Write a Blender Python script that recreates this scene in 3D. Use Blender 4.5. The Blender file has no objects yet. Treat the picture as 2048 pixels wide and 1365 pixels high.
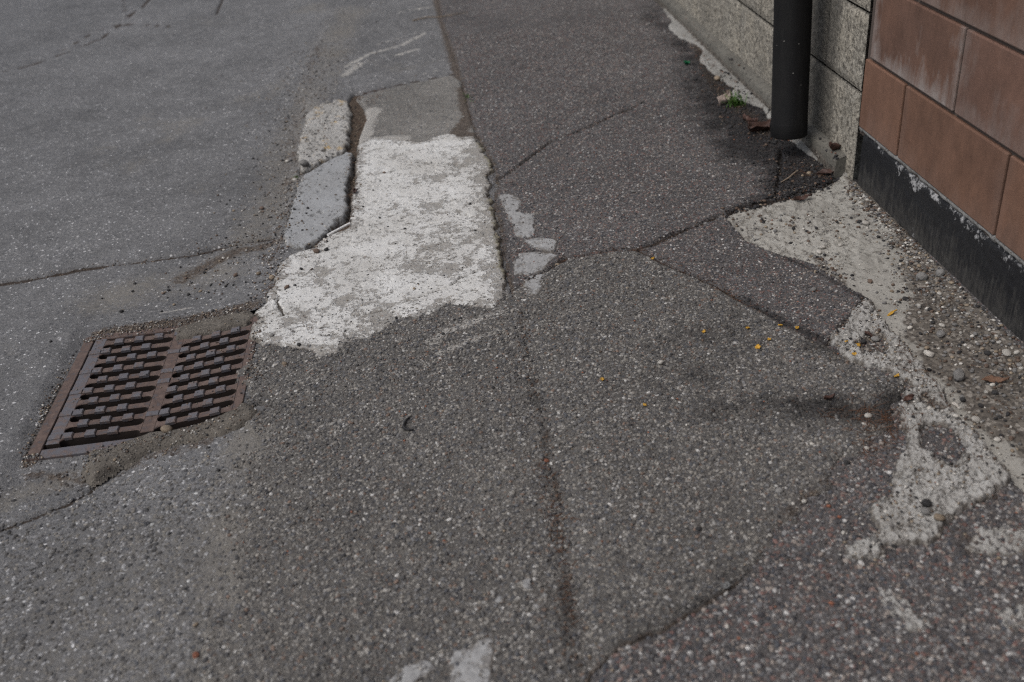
import bpy, bmesh, math, random
import numpy as np
from mathutils import Vector, Matrix

random.seed(7)
RNG = np.random.default_rng(11)
SC = bpy.context.scene
COL = SC.collection

# ------------------------------------------------------------------ camera, sky, sun, exposure
cam_d = bpy.data.cameras.new('camera')
cam = bpy.data.objects.new('camera', cam_d)
COL.objects.link(cam)
SC.camera = cam
cam_d.lens = 35.0
cam_d.sensor_width = 36.0
cam_d.clip_start = 0.02
cam_d.clip_end = 400.0
_R = Vector((0.990751, -0.107487, -0.082818))
_U = Vector((0.126755, 0.515277, 0.847598))
_F = Vector((0.048432, 0.850256, -0.524136))
_m = Matrix((_R, _U, -_F)).transposed().to_4x4()
_m.translation = Vector((0, 0, 1.2291))
cam.matrix_world = _m
cam_d.dof.use_dof = True
cam_d.dof.focus_distance = 2.45
cam_d.dof.aperture_fstop = 2.9

world = bpy.data.worlds.new('World')
SC.world = world
world.use_nodes = True
wt = world.node_tree
wt.nodes.clear()
sky = wt.nodes.new('ShaderNodeTexSky')
sky.sky_type = 'NISHITA'
sky.sun_disc = False
SUN_EL, SUN_AZ = math.radians(58), math.radians(250)      # azimuth clockwise from +Y
sky.sun_elevation = SUN_EL
sky.sun_rotation = SUN_AZ
sky.air_density = 1.0
sky.dust_density = 4.0
hs = wt.nodes.new('ShaderNodeHueSaturation')
hs.inputs['Saturation'].default_value = 0.6
bg = wt.nodes.new('ShaderNodeBackground')
bg.inputs['Strength'].default_value = 0.11
wo = wt.nodes.new('ShaderNodeOutputWorld')
wt.links.new(sky.outputs[0], hs.inputs['Color'])
wt.links.new(hs.outputs[0], bg.inputs['Color'])
wt.links.new(bg.outputs[0], wo.inputs['Surface'])

sun_d = bpy.data.lights.new('sun', 'SUN')
sun_d.energy = 0.9
sun_d.angle = math.radians(38)
sun_d.color = (1.0, 0.985, 0.965)
sun = bpy.data.objects.new('sun', sun_d)
COL.objects.link(sun)
_d = Vector((math.sin(SUN_AZ) * math.cos(SUN_EL), math.cos(SUN_AZ) * math.cos(SUN_EL), math.sin(SUN_EL)))
sun.rotation_euler = _d.to_track_quat('Z', 'Y').to_euler()
sun.location = (-4, 0, 8)

SC.view_settings.view_transform = 'Standard'
SC.view_settings.look = 'None'
SC.view_settings.gamma = 1.0
SC.view_settings.exposure = 0.38
SC.view_settings.use_curve_mapping = False
SC.render.engine = 'CYCLES'
SC.cycles.use_denoising = False
SC.cycles.max_bounces = 4
SC.cycles.diffuse_bounces = 2
SC.cycles.glossy_bounces = 2
SC.cycles.transmission_bounces = 0
SC.cycles.transparent_max_bounces = 2
SC.cycles.caustics_reflective = False
SC.cycles.caustics_refractive = False
SC.cycles.pixel_filter_type = 'BLACKMAN_HARRIS'
SC.cycles.filter_width = 1.25

# ------------------------------------------------------------------ numeric helpers
def sst(t):
    t = np.clip(t, 0.0, 1.0)
    return t * t * (3 - 2 * t)

def base(x, y):
    """height of the ground as laid: flat walkway, gutter along the kerb, dip at the gully"""
    x = np.asarray(x, float); y = np.asarray(y, float)
    up = sst((y - 2.55) / 0.25) * (1 - sst((y - 3.95) / 0.25))       # stretch with kerb stones
    g_lo = -0.030 * sst((-0.45 - x) / 0.30)
    g_hi = -0.030 * sst((-0.45 - x) / 0.10)
    z = g_lo * (1 - up) + g_hi * up
    z = z + 0.018 * sst((-0.965 - x) / 0.05) * np.exp(-((y - 2.05) / 0.42) ** 2) + 0.012 * np.clip(-1.1 - x, 0, 3)
    z = z - 0.018 * np.exp(-((x + 0.82) / 0.16) ** 2 - ((y - 1.72) / 0.07) ** 2)
    z = z + 0.013 * np.exp(-((x + 0.75) / 0.26) ** 2) * sst((y - 2.30) / 0.04)
    z = z - 0.007 * np.exp(-((x - 0.13) / 0.045) ** 2) * (1 - sst((y - 1.9) / 0.3))
    return z


def perlin(x, y, seed=0):
    xi = np.floor(x).astype(np.int64); yi = np.floor(y).astype(np.int64)
    xf = x - xi; yf = y - yi
    def g(ix, iy, dx, dy):
        h = (ix * 374761393 + iy * 668265263 + seed * 974711) & 0xffffffff
        h = ((h ^ (h >> 13)) * 1274126177) & 0xffffffff
        a = ((h ^ (h >> 16)) & 0xffff) * (2 * np.pi / 65536.0)
        return np.cos(a) * dx + np.sin(a) * dy
    u = xf * xf * xf * (xf * (xf * 6 - 15) + 10); v = yf * yf * yf * (yf * (yf * 6 - 15) + 10)
    a = g(xi, yi, xf, yf); b = g(xi + 1, yi, xf - 1, yf)
    c = g(xi, yi + 1, xf, yf - 1); d = g(xi + 1, yi + 1, xf - 1, yf - 1)
    return (a + u * (b - a)) * (1 - v) + (c + u * (d - c)) * v

def fbm(x, y, scale, octv=4, seed=0, gain=0.5):
    """about -1..1; scale = features per metre"""
    r = 0; a = 1.0; t = 0
    for o in range(octv):
        r = r + a * perlin(x * scale * 2 ** o + 17.3 * o, y * scale * 2 ** o - 9.1 * o, seed + o * 7)
        t += a; a *= gain
    return r / t * 1.7

def seg_dist(px, py, L, closed=False):
    d2 = np.full(px.shape, 1e9)
    n = len(L)
    for i in range(n if closed else n - 1):
        ax, ay = L[i][:2]; bx, by = L[(i + 1) % n][:2]
        ex, ey = bx - ax, by - ay
        q = ex * ex + ey * ey + 1e-12
        t = np.clip(((px - ax) * ex + (py - ay) * ey) / q, 0, 1)
        dx = px - ax - t * ex; dy = py - ay - t * ey
        d2 = np.minimum(d2, dx * dx + dy * dy)
    return np.sqrt(d2)

def sdf(px, py, poly):
    """signed distance to polygon, positive inside, computed only near it"""
    P = np.array([p[:2] for p in poly]); m = 0.25
    out = np.full(px.shape, -m)
    near = (px > P[:, 0].min() - m) & (px < P[:, 0].max() + m) & (py > P[:, 1].min() - m) & (py < P[:, 1].max() + m)
    x = px[near]; y = py[near]
    if x.size == 0: return out
    d = seg_dist(x, y, poly, True)
    ins = np.zeros(x.shape, bool)
    n = len(P)
    for i in range(n):
        ax, ay = P[i]; bx, by = P[(i + 1) % n]
        if ay == by: continue
        c = ((ay > y) != (by > y)) & (x < (bx - ax) * (y - ay) / (by - ay) + ax)
        ins ^= c
    out[near] = np.where(ins, d, -d)
    return out

def ldist(px, py, L):
    P = np.array([p[:2] for p in L]); m = 0.3
    out = np.full(px.shape, m)
    near = (px > P[:, 0].min() - m) & (px < P[:, 0].max() + m) & (py > P[:, 1].min() - m) & (py < P[:, 1].max() + m)
    if near.any(): out[near] = seg_dist(px[near], py[near], L)
    return out

def raw_mesh(name, V, F, smooth=True):
    """V (n,3), F (m,4) or (m,3) -> mesh"""
    V = np.asarray(V, np.float32); F = np.asarray(F, np.int32)
    me = bpy.data.meshes.new(name)
    k = F.shape[1]
    me.vertices.add(len(V)); me.vertices.foreach_set('co', V.ravel())
    me.loops.add(F.size); me.loops.foreach_set('vertex_index', F.ravel())
    me.polygons.add(len(F))
    me.polygons.foreach_set('loop_start', np.arange(0, F.size, k, dtype=np.int32))
    me.polygons.foreach_set('use_smooth', np.full(len(F), smooth))
    me.update(calc_edges=True)
    return me

def put(name, me, mat=None, parent=None, loc=None, rot=None):
    o = bpy.data.objects.new(name, me)
    COL.objects.link(o)
    if mat is not None and me is not None and len(me.materials) == 0: me.materials.append(mat)
    if parent is not None: o.parent = parent
    if loc is not None: o.location = loc
    if rot is not None: o.rotation_euler = rot
    return o

def tag(o, label=None, cat=None, group=None, kind=None):
    if label: o['label'] = label
    if cat: o['category'] = cat
    if group: o['group'] = group
    if kind: o['kind'] = kind
    return o

def empty(name, loc=(0, 0, 0), rot=(0, 0, 0)):
    o = bpy.data.objects.new(name, None)
    o.empty_display_size = 0.05
    COL.objects.link(o); o.location = loc; o.rotation_euler = rot
    return o

def grid_mesh(name, xs, ys, zfun, keep=None, attrs=None):
    X, Y = np.meshgrid(xs, ys)
    sh = X.shape
    x = X.ravel(); y = Y.ravel()
    z = zfun(x, y)
    k = np.ones(x.shape, bool) if keep is None else keep(x, y)
    idx = np.arange(x.size).reshape(sh)
    F = np.stack([idx[:-1, :-1], idx[:-1, 1:], idx[1:, 1:], idx[1:, :-1]], -1).reshape(-1, 4)
    F = F[k[F].all(1)]
    used = np.zeros(x.size, bool); used[F.ravel()] = True
    remap = np.cumsum(used) - 1
    V = np.stack([x, y, z], 1)[used]
    me = raw_mesh(name, V, remap[F])
    for nm, fn in (attrs or {}).items():
        a = me.attributes.new(nm, 'FLOAT', 'POINT')
        a.data.foreach_set('value', np.asarray(fn(V[:, 0].astype(float), V[:, 1].astype(float)), np.float32))
    return me

def axis(lo, dlo, dhi, hi, step, growth=1.035):
    a = list(np.arange(dlo, dhi, step))
    s = step; v = a[-1]
    while v < hi:
        s *= growth; v += s; a.append(v)
    s = step; v = a[0]; b = []
    while v > lo:
        s *= growth; v -= s; b.append(v)
    return np.array(b[::-1] + a)

# ------------------------------------------------------------------ material helpers
class NT:
    def __init__(s, name):
        s.mat = bpy.data.materials.new(name); s.mat.use_nodes = True
        s.t = s.mat.node_tree; s.t.nodes.clear()
        s.out = s.t.nodes.new('ShaderNodeOutputMaterial')
        s.b = s.t.nodes.new('ShaderNodeBsdfPrincipled')
        s.t.links.new(s.b.outputs[0], s.out.inputs['Surface'])
        g = s.t.nodes.new('ShaderNodeNewGeometry'); s.p = g.outputs['Position']
    def set(s, sock, v):
        if isinstance(v, bpy.types.NodeSocket): s.t.links.new(v, sock)
        elif isinstance(v, (tuple, list)) and len(v) == 3 and sock.type == 'RGBA': sock.default_value = (*v, 1)
        else: sock.default_value = v
    def obj(s):
        n = s.t.nodes.new('ShaderNodeTexCoord'); s.p = n.outputs['Object']; return s.p
    def noise(s, scale, detail=4.0, rough=0.55, vec=None, dist=0.0, out='Fac'):
        n = s.t.nodes.new('ShaderNodeTexNoise')
        s.set(n.inputs['Vector'], vec if vec is not None else s.p)
        s.set(n.inputs['Scale'], scale); n.inputs['Detail'].default_value = detail
        n.inputs['Roughness'].default_value = rough; n.inputs['Distortion'].default_value = dist
        return n.outputs[out]
    def voro(s, scale, vec=None, feature='F1', rand=1.0):
        n = s.t.nodes.new('ShaderNodeTexVoronoi'); n.feature = feature
        s.set(n.inputs['Vector'], vec if vec is not None else s.p)
        s.set(n.inputs['Scale'], scale); n.inputs['Randomness'].default_value = rand
        return n
    def ramp(s, fac, stops, interp='LINEAR'):
        n = s.t.nodes.new('ShaderNodeValToRGB'); r = n.color_ramp; r.interpolation = interp
        while len(r.elements) < len(stops): r.elements.new(0.5)
        for e, (p, c) in zip(r.elements, stops):
            e.position = p; e.color = (*c, 1) if not isinstance(c, float) else (c, c, c, 1)
        s.set(n.inputs[0], fac); return n.outputs[0]
    def mix(s, fac, a, b, blend='MIX'):
        n = s.t.nodes.new('ShaderNodeMix'); n.data_type = 'RGBA'; n.blend_type = blend
        s.set(n.inputs[0], fac); s.set(n.inputs[6], a); s.set(n.inputs[7], b); return n.outputs[2]
    def m(s, op, a, b=0.0, c=None, clamp=False):
        n = s.t.nodes.new('ShaderNodeMath'); n.operation = op; n.use_clamp = clamp
        s.set(n.inputs[0], a); s.set(n.inputs[1], b)
        if c is not None: s.set(n.inputs[2], c)
        return n.outputs[0]
    def vm(s, op, a, b):
        n = s.t.nodes.new('ShaderNodeVectorMath'); n.operation = op
        s.set(n.inputs[0], a)
        if op == 'SCALE': s.set(n.inputs['Scale'], b)
        else: s.set(n.inputs[1], b)
        return n.outputs[0]
    def mr(s, v, a, b, c=0.0, d=1.0, smooth=False):
        n = s.t.nodes.new('ShaderNodeMapRange'); n.clamp = True
        if smooth: n.interpolation_type = 'SMOOTHSTEP'
        s.set(n.inputs[0], v)
        for i, q in enumerate((a, b, c, d)): s.set(n.inputs[1 + i], q)
        return n.outputs[0]
    def attr(s, name, typ='GEOMETRY'):
        n = s.t.nodes.new('ShaderNodeAttribute'); n.attribute_name = name; n.attribute_type = typ
        return n.outputs['Fac']
    def sep(s, c):
        n = s.t.nodes.new('ShaderNodeSeparateColor'); s.set(n.inputs[0], c); return n.outputs
    def sepv(s, v):
        n = s.t.nodes.new('ShaderNodeSeparateXYZ'); s.set(n.inputs[0], v); return n.outputs
    def scale_vec(s, v, xyz):
        return s.vm('MULTIPLY', v, xyz)
    def bump(s, height, strength=1.0, dist=1.0):
        n = s.t.nodes.new('ShaderNodeBump'); n.inputs['Strength'].default_value = strength
        n.inputs['Distance'].default_value = dist
        s.set(n.inputs['Height'], height); s.t.links.new(n.outputs[0], s.b.inputs['Normal'])
    def done(s, color, rough=0.85, metal=0.0, spec=0.35):
        s.set(s.b.inputs['Base Color'], color); s.set(s.b.inputs['Roughness'], rough)
        s.set(s.b.inputs['Metallic'], metal); s.set(s.b.inputs['Specular IOR Level'], spec)
        return s.mat

SOIL = (0.060, 0.044, 0.033)
SAND = (0.155, 0.144, 0.128)
CEM = (0.40, 0.385, 0.355)

def edge_fac(n, attr, nz, lo=0.42, hi=0.58, amp=0.8):
    a = n.attr(attr)
    v = n.m('ADD', a, n.m('MULTIPLY', n.m('SUBTRACT', nz, 0.5), amp))
    f = n.mr(v, lo, hi, smooth=True)
    return n.m('MULTIPLY', f, n.mr(a, 0.0, 0.06))          # nothing where the attribute is 0

def agg_mat(name, matrix, palette, size=0.007, cover=0.8, relief=0.0016, macro=0.22, rough=0.82, fine=0.6, rr=(0.34, 0.58)):
    """stones set in a matrix; overlays: cem (cement skin), sand, dirt, stain (wet), crack"""
    n = NT(name)
    dv = n.noise(0.9 / size, 0.0, 0.5, out='Color')
    p = n.vm('ADD', n.p, n.vm('SCALE', n.vm('SUBTRACT', dv, (0.5, 0.5, 0.5)), size * 0.9))
    v = n.voro(1.0 / size, p); rgb = n.sep(v.outputs['Color']); d = v.outputs['Distance']
    rad = n.mr(rgb[1], 0, 1, rr[0], rr[1])
    mask = n.m('MULTIPLY', n.mr(n.m('SUBTRACT', d, rad), -0.10, 0.03, 1, 0, True), n.m('LESS_THAN', rgb[2], cover))
    stone = n.ramp(rgb[0], palette, 'CONSTANT')
    v2 = n.voro(2.6 / size, n.p); rgb2 = n.sep(v2.outputs['Color']); d2 = v2.outputs['Distance']
    grit = n.mix(0.55, matrix, n.ramp(rgb2[0], palette, 'CONSTANT'))
    mx = n.mix(n.m('MULTIPLY', n.mr(d2, 0.3, 0.6, 1, 0), fine), matrix, grit)
    sn = n.noise(420, 1, 0.6)
    stone = n.mix(0.35, stone, n.mix(1.0, stone, n.ramp(sn, [(0.3, (0.55,) * 3), (0.7, (1.45,) * 3)]), 'MULTIPLY'))
    col = n.mix(mask, mx, stone)
    big = n.noise(2.2, 3, 0.62); mid = n.noise(19, 3, 0.65)
    lum = n.m('ADD', n.mr(big, 0.25, 0.75, 1 - macro, 1 + macro), n.mr(mid, 0.25, 0.75, -macro * 0.8, macro * 0.8))
    col = n.mix(1.0, col, lum, 'MULTIPLY')
    h = n.m('MULTIPLY', n.mr(d2, 0, 0.6, 1, 0), relief * 0.45)
    nz = n.noise(46, 4, 0.68); nz2 = n.noise(150, 3, 0.7)
    h = n.m('ADD', h, n.m('MULTIPLY', nz2, relief * 1.2))
    # tint (older, paler stretches)
    # cement skin
    f = edge_fac(n, 'cem', nz, amp=1.0)
    f = n.m('MULTIPLY', f, n.m('SUBTRACT', 1.0, n.m('MULTIPLY', mask, n.mr(nz2, 0.45, 0.62))))
    cem = n.mix(n.mr(nz2, 0.3, 0.7), (0.30, 0.285, 0.26), CEM)
    col = n.mix(n.m('MULTIPLY', f, 0.85), col, cem)
    # sand lying between the stones
    f = edge_fac(n, 'sand', nz, 0.3, 0.75, 0.9)
    f = n.m('MULTIPLY', f, n.m('SUBTRACT', 1.0, n.m('MULTIPLY', mask, n.mr(n.attr('sand'), 0.3, 0.95, 0.92, 0.1))))
    sg = sn
    col = n.mix(n.m('MULTIPLY', f, 0.92), col, n.mix(1.0, SAND, n.ramp(sg, [(0.3, (0.72,) * 3), (0.7, (1.22,) * 3)]), 'MULTIPLY'))
    # soil
    f = edge_fac(n, 'dirt', nz, 0.36, 0.62, 0.9)
    v3 = v2; soil = n.ramp(rgb2[0], [(0, (0.035, 0.026, 0.020)), (0.35, SOIL), (0.7, (0.095, 0.072, 0.052)), (0.93, (0.20, 0.17, 0.14))], 'CONSTANT')
    col = n.mix(n.m('MULTIPLY', f, 0.9), col, soil)
    # crack filling
    f = n.mr(n.m('ADD', n.attr('crack'), n.m('MULTIPLY', n.m('SUBTRACT', nz2, 0.5), 0.7)), 0.42, 0.6, smooth=True)
    col = n.mix(n.m('MULTIPLY', f, n.mr(n.attr('crack'), 0, 0.05)), col, n.mix(nz2, (0.018, 0.015, 0.013), (0.06, 0.044, 0.034)))
    # wet / sooty stain
    st = n.m('ADD', n.attr('stain'), n.m('MULTIPLY', n.m('SUBTRACT', nz, 0.5), 0.55))
    st = n.m('MULTIPLY', n.mr(st, 0.12, 0.8, smooth=True), n.mr(n.attr('stain'), 0, 0.05))
    col = n.mix(n.m('MULTIPLY', st, 0.9), col, n.mix(1.0, col, (0.16, 0.155, 0.165), 'MULTIPLY'))
    n.bump(h)
    return n.done(col, n.mix(st, (rough,) * 3, (0.55,) * 3), spec=0.3)

PAL_RED = [(0.0, (0.040, 0.039, 0.042)), (0.14, (0.080, 0.073, 0.072)), (0.28, (0.135, 0.082, 0.072)), (0.38, (0.110, 0.106, 0.107)),
           (0.52, (0.155, 0.112, 0.098)), (0.59, (0.185, 0.180, 0.177)), (0.72, (0.060, 0.063, 0.071)), (0.84, (0.225, 0.195, 0.172)), (0.945, (0.37, 0.36, 0.345))]
PAL_GRV = [(0.0, (0.050, 0.049, 0.050)), (0.15, (0.110, 0.104, 0.097)), (0.31, (0.165, 0.156, 0.142)), (0.44, (0.072, 0.074, 0.080)),
           (0.56, (0.208, 0.193, 0.171)), (0.68, (0.134, 0.132, 0.132)), (0.80, (0.150, 0.108, 0.085)), (0.85, (0.255, 0.243, 0.224)), (0.968, (0.40, 0.39, 0.37))]
PAL_ASP = [(0.0, (0.066, 0.066, 0.069)), (0.25, (0.108, 0.107, 0.109)), (0.47, (0.150, 0.148, 0.148)), (0.65, (0.088, 0.086, 0.087)),
           (0.76, (0.20, 0.196, 0.195)), (0.90, (0.31, 0.308, 0.308)), (0.972, (0.50, 0.495, 0.49))]

M_PAV = agg_mat('pavement aggregate', (0.072, 0.067, 0.065), PAL_RED, 0.0068, 0.9, 0.0024)
M_OVER = agg_mat('gravel asphalt', (0.086, 0.080, 0.073), PAL_GRV, 0.0072, 0.9, 0.0028, 0.18)
M_ROAD = agg_mat('road asphalt', (0.114, 0.1125, 0.112), PAL_ASP, 0.0066, 0.85, 0.0018, 0.24)
M_FILL = agg_mat('infill concrete', (0.165, 0.157, 0.143), PAL_GRV, 0.0062, 0.92, 0.002, 0.2)
M_GROUND = agg_mat('far asphalt', (0.11, 0.108, 0.108), PAL_ASP, 0.008, 0.6, 0.001)

def cement_mat(name, light, mid, dark, pit=0.5, wear=0.5, grain=0.0012, aniso=(1, 1, 1), moss=0.0, yellow=0.0):
    """hard cement: pale skin, worn spots with aggregate, dark pits; attribute dirt = soiled, moss = greenish edge"""
    n = NT(name)
    q = n.scale_vec(n.p, aniso)
    a = n.noise(5, 3, 0.6, q); b = n.noise(38, 4, 0.68, q); c = n.noise(210, 2, 0.65)
    col = n.mix(n.mr(a, 0.3, 0.7), light, mid)
    col = n.mix(n.m('MULTIPLY', n.mr(b, 0.50, 0.68), 0.55), col, mid)
    w = n.m('ADD', n.m('MULTIPLY', n.noise(30, 4, 0.82, q), 0.5), n.m('ADD', n.m('MULTIPLY', b, 0.25), n.m('MULTIPLY', n.noise(95, 3, 0.7), 0.25)))
    wf = n.mr(n.m('ADD', w, n.m('MULTIPLY', n.attr('wear'), 0.25)), 0.64 - 0.115 * wear, 0.70 - 0.115 * wear, smooth=True)
    v = n.voro(150); rgb = n.sep(v.outputs['Color'])
    wc = n.mix(n.mr(v.outputs['Distance'], 0.3, 0.5), n.ramp(rgb[0], PAL_GRV, 'CONSTANT'), dark)
    col = n.mix(n.m('MULTIPLY', wf, 0.72), col, wc)
    pv = n.voro(95); pr = n.sep(pv.outputs['Color'])
    pf = n.m('MULTIPLY', n.mr(n.m('SUBTRACT', pv.outputs['Distance'], n.mr(pr[1], 0, 1, 0.02, 0.30)), -0.06, 0.03, 1, 0), n.m('LESS_THAN', pr[0], pit * 0.5))
    col = n.mix(n.m('MULTIPLY', pf, 0.75), col, n.mix(pr[2], (0.05, 0.045, 0.04), (0.20, 0.18, 0.155)))
    col = n.mix(1.0, col, n.ramp(c, [(0.25, (0.84,) * 3), (0.75, (1.13,) * 3)]), 'MULTIPLY')
    if yellow:
        y = n.m('MULTIPLY', n.mr(n.noise(24, 5, 0.75), 0.56, 0.64), n.mr(n.noise(8, 3, 0.5), 0.45, 0.55))
        col = n.mix(n.m('MULTIPLY', y, yellow), col, (0.36, 0.24, 0.085))
    nz = n.noise(52, 4, 0.7)
    f = edge_fac(n, 'moss', nz, 0.4, 0.65, 1.0)
    col = n.mix(n.m('MULTIPLY', f, 0.8), col, n.mix(c, (0.10, 0.092, 0.055), (0.21, 0.19, 0.13)))
    f = edge_fac(n, 'dirt', nz, 0.36, 0.64, 1.0)
    soil = n.ramp(rgb[1], [(0, (0.038, 0.031, 0.026)), (0.25, (0.075, 0.063, 0.052)), (0.58, (0.115, 0.10, 0.084)), (0.88, (0.22, 0.20, 0.175))], 'CONSTANT')
    col = n.mix(n.m('MULTIPLY', f, 0.88), col, soil)
    ck = n.mr(n.m('ADD', n.attr('crack'), n.m('MULTIPLY', n.m('SUBTRACT', nz, 0.5), 0.8)), 0.42, 0.62, smooth=True)
    col = n.mix(n.m('MULTIPLY', ck, n.mr(n.attr('crack'), 0, 0.05)), col, (0.075, 0.066, 0.056))
    st = n.m('ADD', n.attr('stain'), n.m('MULTIPLY', n.m('SUBTRACT', nz, 0.5), 0.5))
    st = n.m('MULTIPLY', n.mr(st, 0.15, 0.8, smooth=True), n.mr(n.attr('stain'), 0, 0.05))
    col = n.mix(n.m('MULTIPLY', st, 0.85), col, n.mix(1.0, col, (0.25, 0.245, 0.24), 'MULTIPLY'))
    h = n.m('ADD', n.m('MULTIPLY', b, grain * 2.2), n.m('MULTIPLY', c, grain * 0.8))
    h = n.m('SUBTRACT', h, n.m('MULTIPLY', wf, grain * 1.1))
    h = n.m('SUBTRACT', h, n.m('MULTIPLY', pf, grain * 2.0))
    n.bump(h)
    return n.done(col, 0.88, spec=0.25)

M_CEM = cement_mat('white cement', (0.56, 0.557, 0.54), (0.415, 0.405, 0.38), (0.18, 0.163, 0.14), 1.0, 1.0, 0.0016)
M_SPLASH = cement_mat('cement splash', (0.30, 0.30, 0.297), (0.25, 0.249, 0.245), (0.14, 0.13, 0.12), 0.7, 0.45, 0.0008)
M_STRIP = cement_mat('wall strip concrete', (0.33, 0.32, 0.29), (0.25, 0.24, 0.215), (0.15, 0.137, 0.118), 0.8, 0.5, 0.0013)
M_CRUMB = cement_mat('crumbling concrete', (0.335, 0.328, 0.312), (0.24, 0.232, 0.215), (0.12, 0.108, 0.092), 1.1, 0.9, 0.0026)
M_LEDGE = cement_mat('ledge mortar', (0.27, 0.265, 0.25), (0.19, 0.185, 0.17), (0.095, 0.09, 0.08), 0.6, 0.5, 0.0011)
M_KERBA = cement_mat('old kerb stone', (0.36, 0.352, 0.335), (0.28, 0.27, 0.25), (0.15, 0.137, 0.118), 1.2, 0.85, 0.0026, yellow=0.85)
M_KERBB = cement_mat('smooth kerb stone', (0.285, 0.292, 0.297), (0.245, 0.247, 0.246), (0.16, 0.155, 0.145), 0.5, 0.4, 0.0011)

def soil_mat(name, a, b, c):
    n = NT(name)
    v = n.voro(240); rgb = n.sep(v.outputs['Color'])
    col = n.ramp(rgb[0], [(0, a), (0.4, b), (0.8, c), (0.94, (0.26, 0.235, 0.2))], 'CONSTANT')
    col = n.mix(n.mr(v.outputs['Distance'], 0.3, 0.5), col, b)
    col = n.mix(1.0, col, n.ramp(n.noise(30, 5, 0.7), [(0.3, (0.65,) * 3), (0.7, (1.3,) * 3)]), 'MULTIPLY')
    n.bump(n.m('ADD', n.m('MULTIPLY', n.mr(v.outputs['Distance'], 0, 0.5, 1, 0), 0.0014), n.m('MULTIPLY', n.noise(60, 5, 0.6), 0.003)))
    return n.done(col, 0.95, spec=0.15)
M_SOIL = soil_mat('gutter soil', (0.045, 0.034, 0.026), (0.075, 0.057, 0.043), (0.12, 0.095, 0.072))
M_SILT = soil_mat('sandy silt', (0.06, 0.054, 0.047), (0.108, 0.097, 0.083), (0.15, 0.138, 0.12))

# ------------------------------------------------------------------ traced outlines (metres on the ground)
SEAM = [(0.122,6.402),(0.099,5.593),(0.094,5.144),(0.119,4.566),(0.129,4.024),(0.128,3.530),(0.156,3.285),(0.173,3.090),(0.170,2.940),(0.145,2.789),(0.149,2.642),(0.139,2.447),(0.137,2.285),(0.142,2.189),(0.140,1.958),(0.142,1.752),(0.138,1.528),(0.127,1.355),(0.117,1.172),(0.107,1.037),(0.097,0.928)]
WHITE = [(-0.286,3.421),(-0.269,3.467),(-0.224,3.484),(-0.161,3.457),(-0.099,3.400),(-0.046,3.383),(0.000,3.429),(0.046,3.439),(0.088,3.388),(0.127,3.385),(0.147,3.302),(0.152,3.203),(0.171,3.127),(0.169,3.069),(0.143,3.003),(0.148,2.927),(0.130,2.844),(0.141,2.802),(0.140,2.709),(0.140,2.603),(0.137,2.511),(0.136,2.402),(0.134,2.300),(0.119,2.208),(0.102,2.143),(0.067,2.127),(0.014,2.165),(-0.036,2.183),(-0.063,2.139),(-0.106,2.130),(-0.143,2.130),(-0.174,2.094),(-0.217,2.065),(-0.265,2.058),(-0.282,2.035),(-0.310,2.013),(-0.340,2.011),(-0.352,2.018),(-0.363,2.048),(-0.390,2.059),(-0.431,2.082),(-0.479,2.112),(-0.521,2.158),(-0.525,2.209),(-0.509,2.239),(-0.521,2.288),(-0.500,2.316),(-0.498,2.372),(-0.484,2.415),(-0.487,2.489),(-0.478,2.541),(-0.457,2.589),(-0.430,2.609),(-0.388,2.615),(-0.376,2.652),(-0.348,2.689),(-0.299,2.728),(-0.290,2.743),(-0.291,2.733),(-0.291,2.816),(-0.290,2.958),(-0.284,3.081),(-0.286,3.228),(-0.284,3.356)]
KERBA = [(-0.476,3.893),(-0.448,3.933),(-0.410,3.974),(-0.360,3.978),(-0.338,3.932),(-0.325,3.834),(-0.322,3.657),(-0.324,3.495),(-0.326,3.393),(-0.355,3.367),(-0.379,3.335),(-0.404,3.308),(-0.427,3.267),(-0.460,3.255),(-0.483,3.309),(-0.493,3.445),(-0.496,3.605),(-0.487,3.760),(-0.484,3.862)]
KERBB = [(-0.409,3.249),(-0.377,3.287),(-0.345,3.340),(-0.319,3.362),(-0.303,3.337),(-0.303,3.219),(-0.308,3.109),(-0.315,3.068),(-0.311,2.964),(-0.303,2.865),(-0.309,2.810),(-0.331,2.790),(-0.357,2.715),(-0.377,2.669),(-0.390,2.655),(-0.417,2.629),(-0.443,2.638),(-0.468,2.676),(-0.480,2.720),(-0.479,2.792),(-0.475,2.843),(-0.473,2.917),(-0.469,3.064),(-0.465,3.134),(-0.453,3.192)]
INFILL = [(-0.302,3.997),(-0.209,4.057),(-0.064,4.113),(0.096,4.165),(0.126,4.060),(0.133,3.701),(0.134,3.462),(0.150,3.281),(0.003,3.286),(-0.153,3.363),(-0.284,3.405),(-0.276,3.560),(-0.255,3.745),(-0.272,3.897)]
CHANNEL = [(-0.341,3.946),(-0.320,4.070),(-0.287,4.072),(-0.272,3.897),(-0.250,3.767),(-0.273,3.569),(-0.273,3.402),(-0.272,3.035),(-0.278,2.802),(-0.284,2.696),(-0.345,2.611),(-0.414,2.579),(-0.430,2.615),(-0.376,2.652),(-0.350,2.714),(-0.323,2.777),(-0.306,2.809),(-0.317,3.048),(-0.306,3.197),(-0.315,3.341),(-0.408,3.226),(-0.477,3.233),(-0.485,3.299),(-0.396,3.316),(-0.326,3.388),(-0.325,3.686)]
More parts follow.
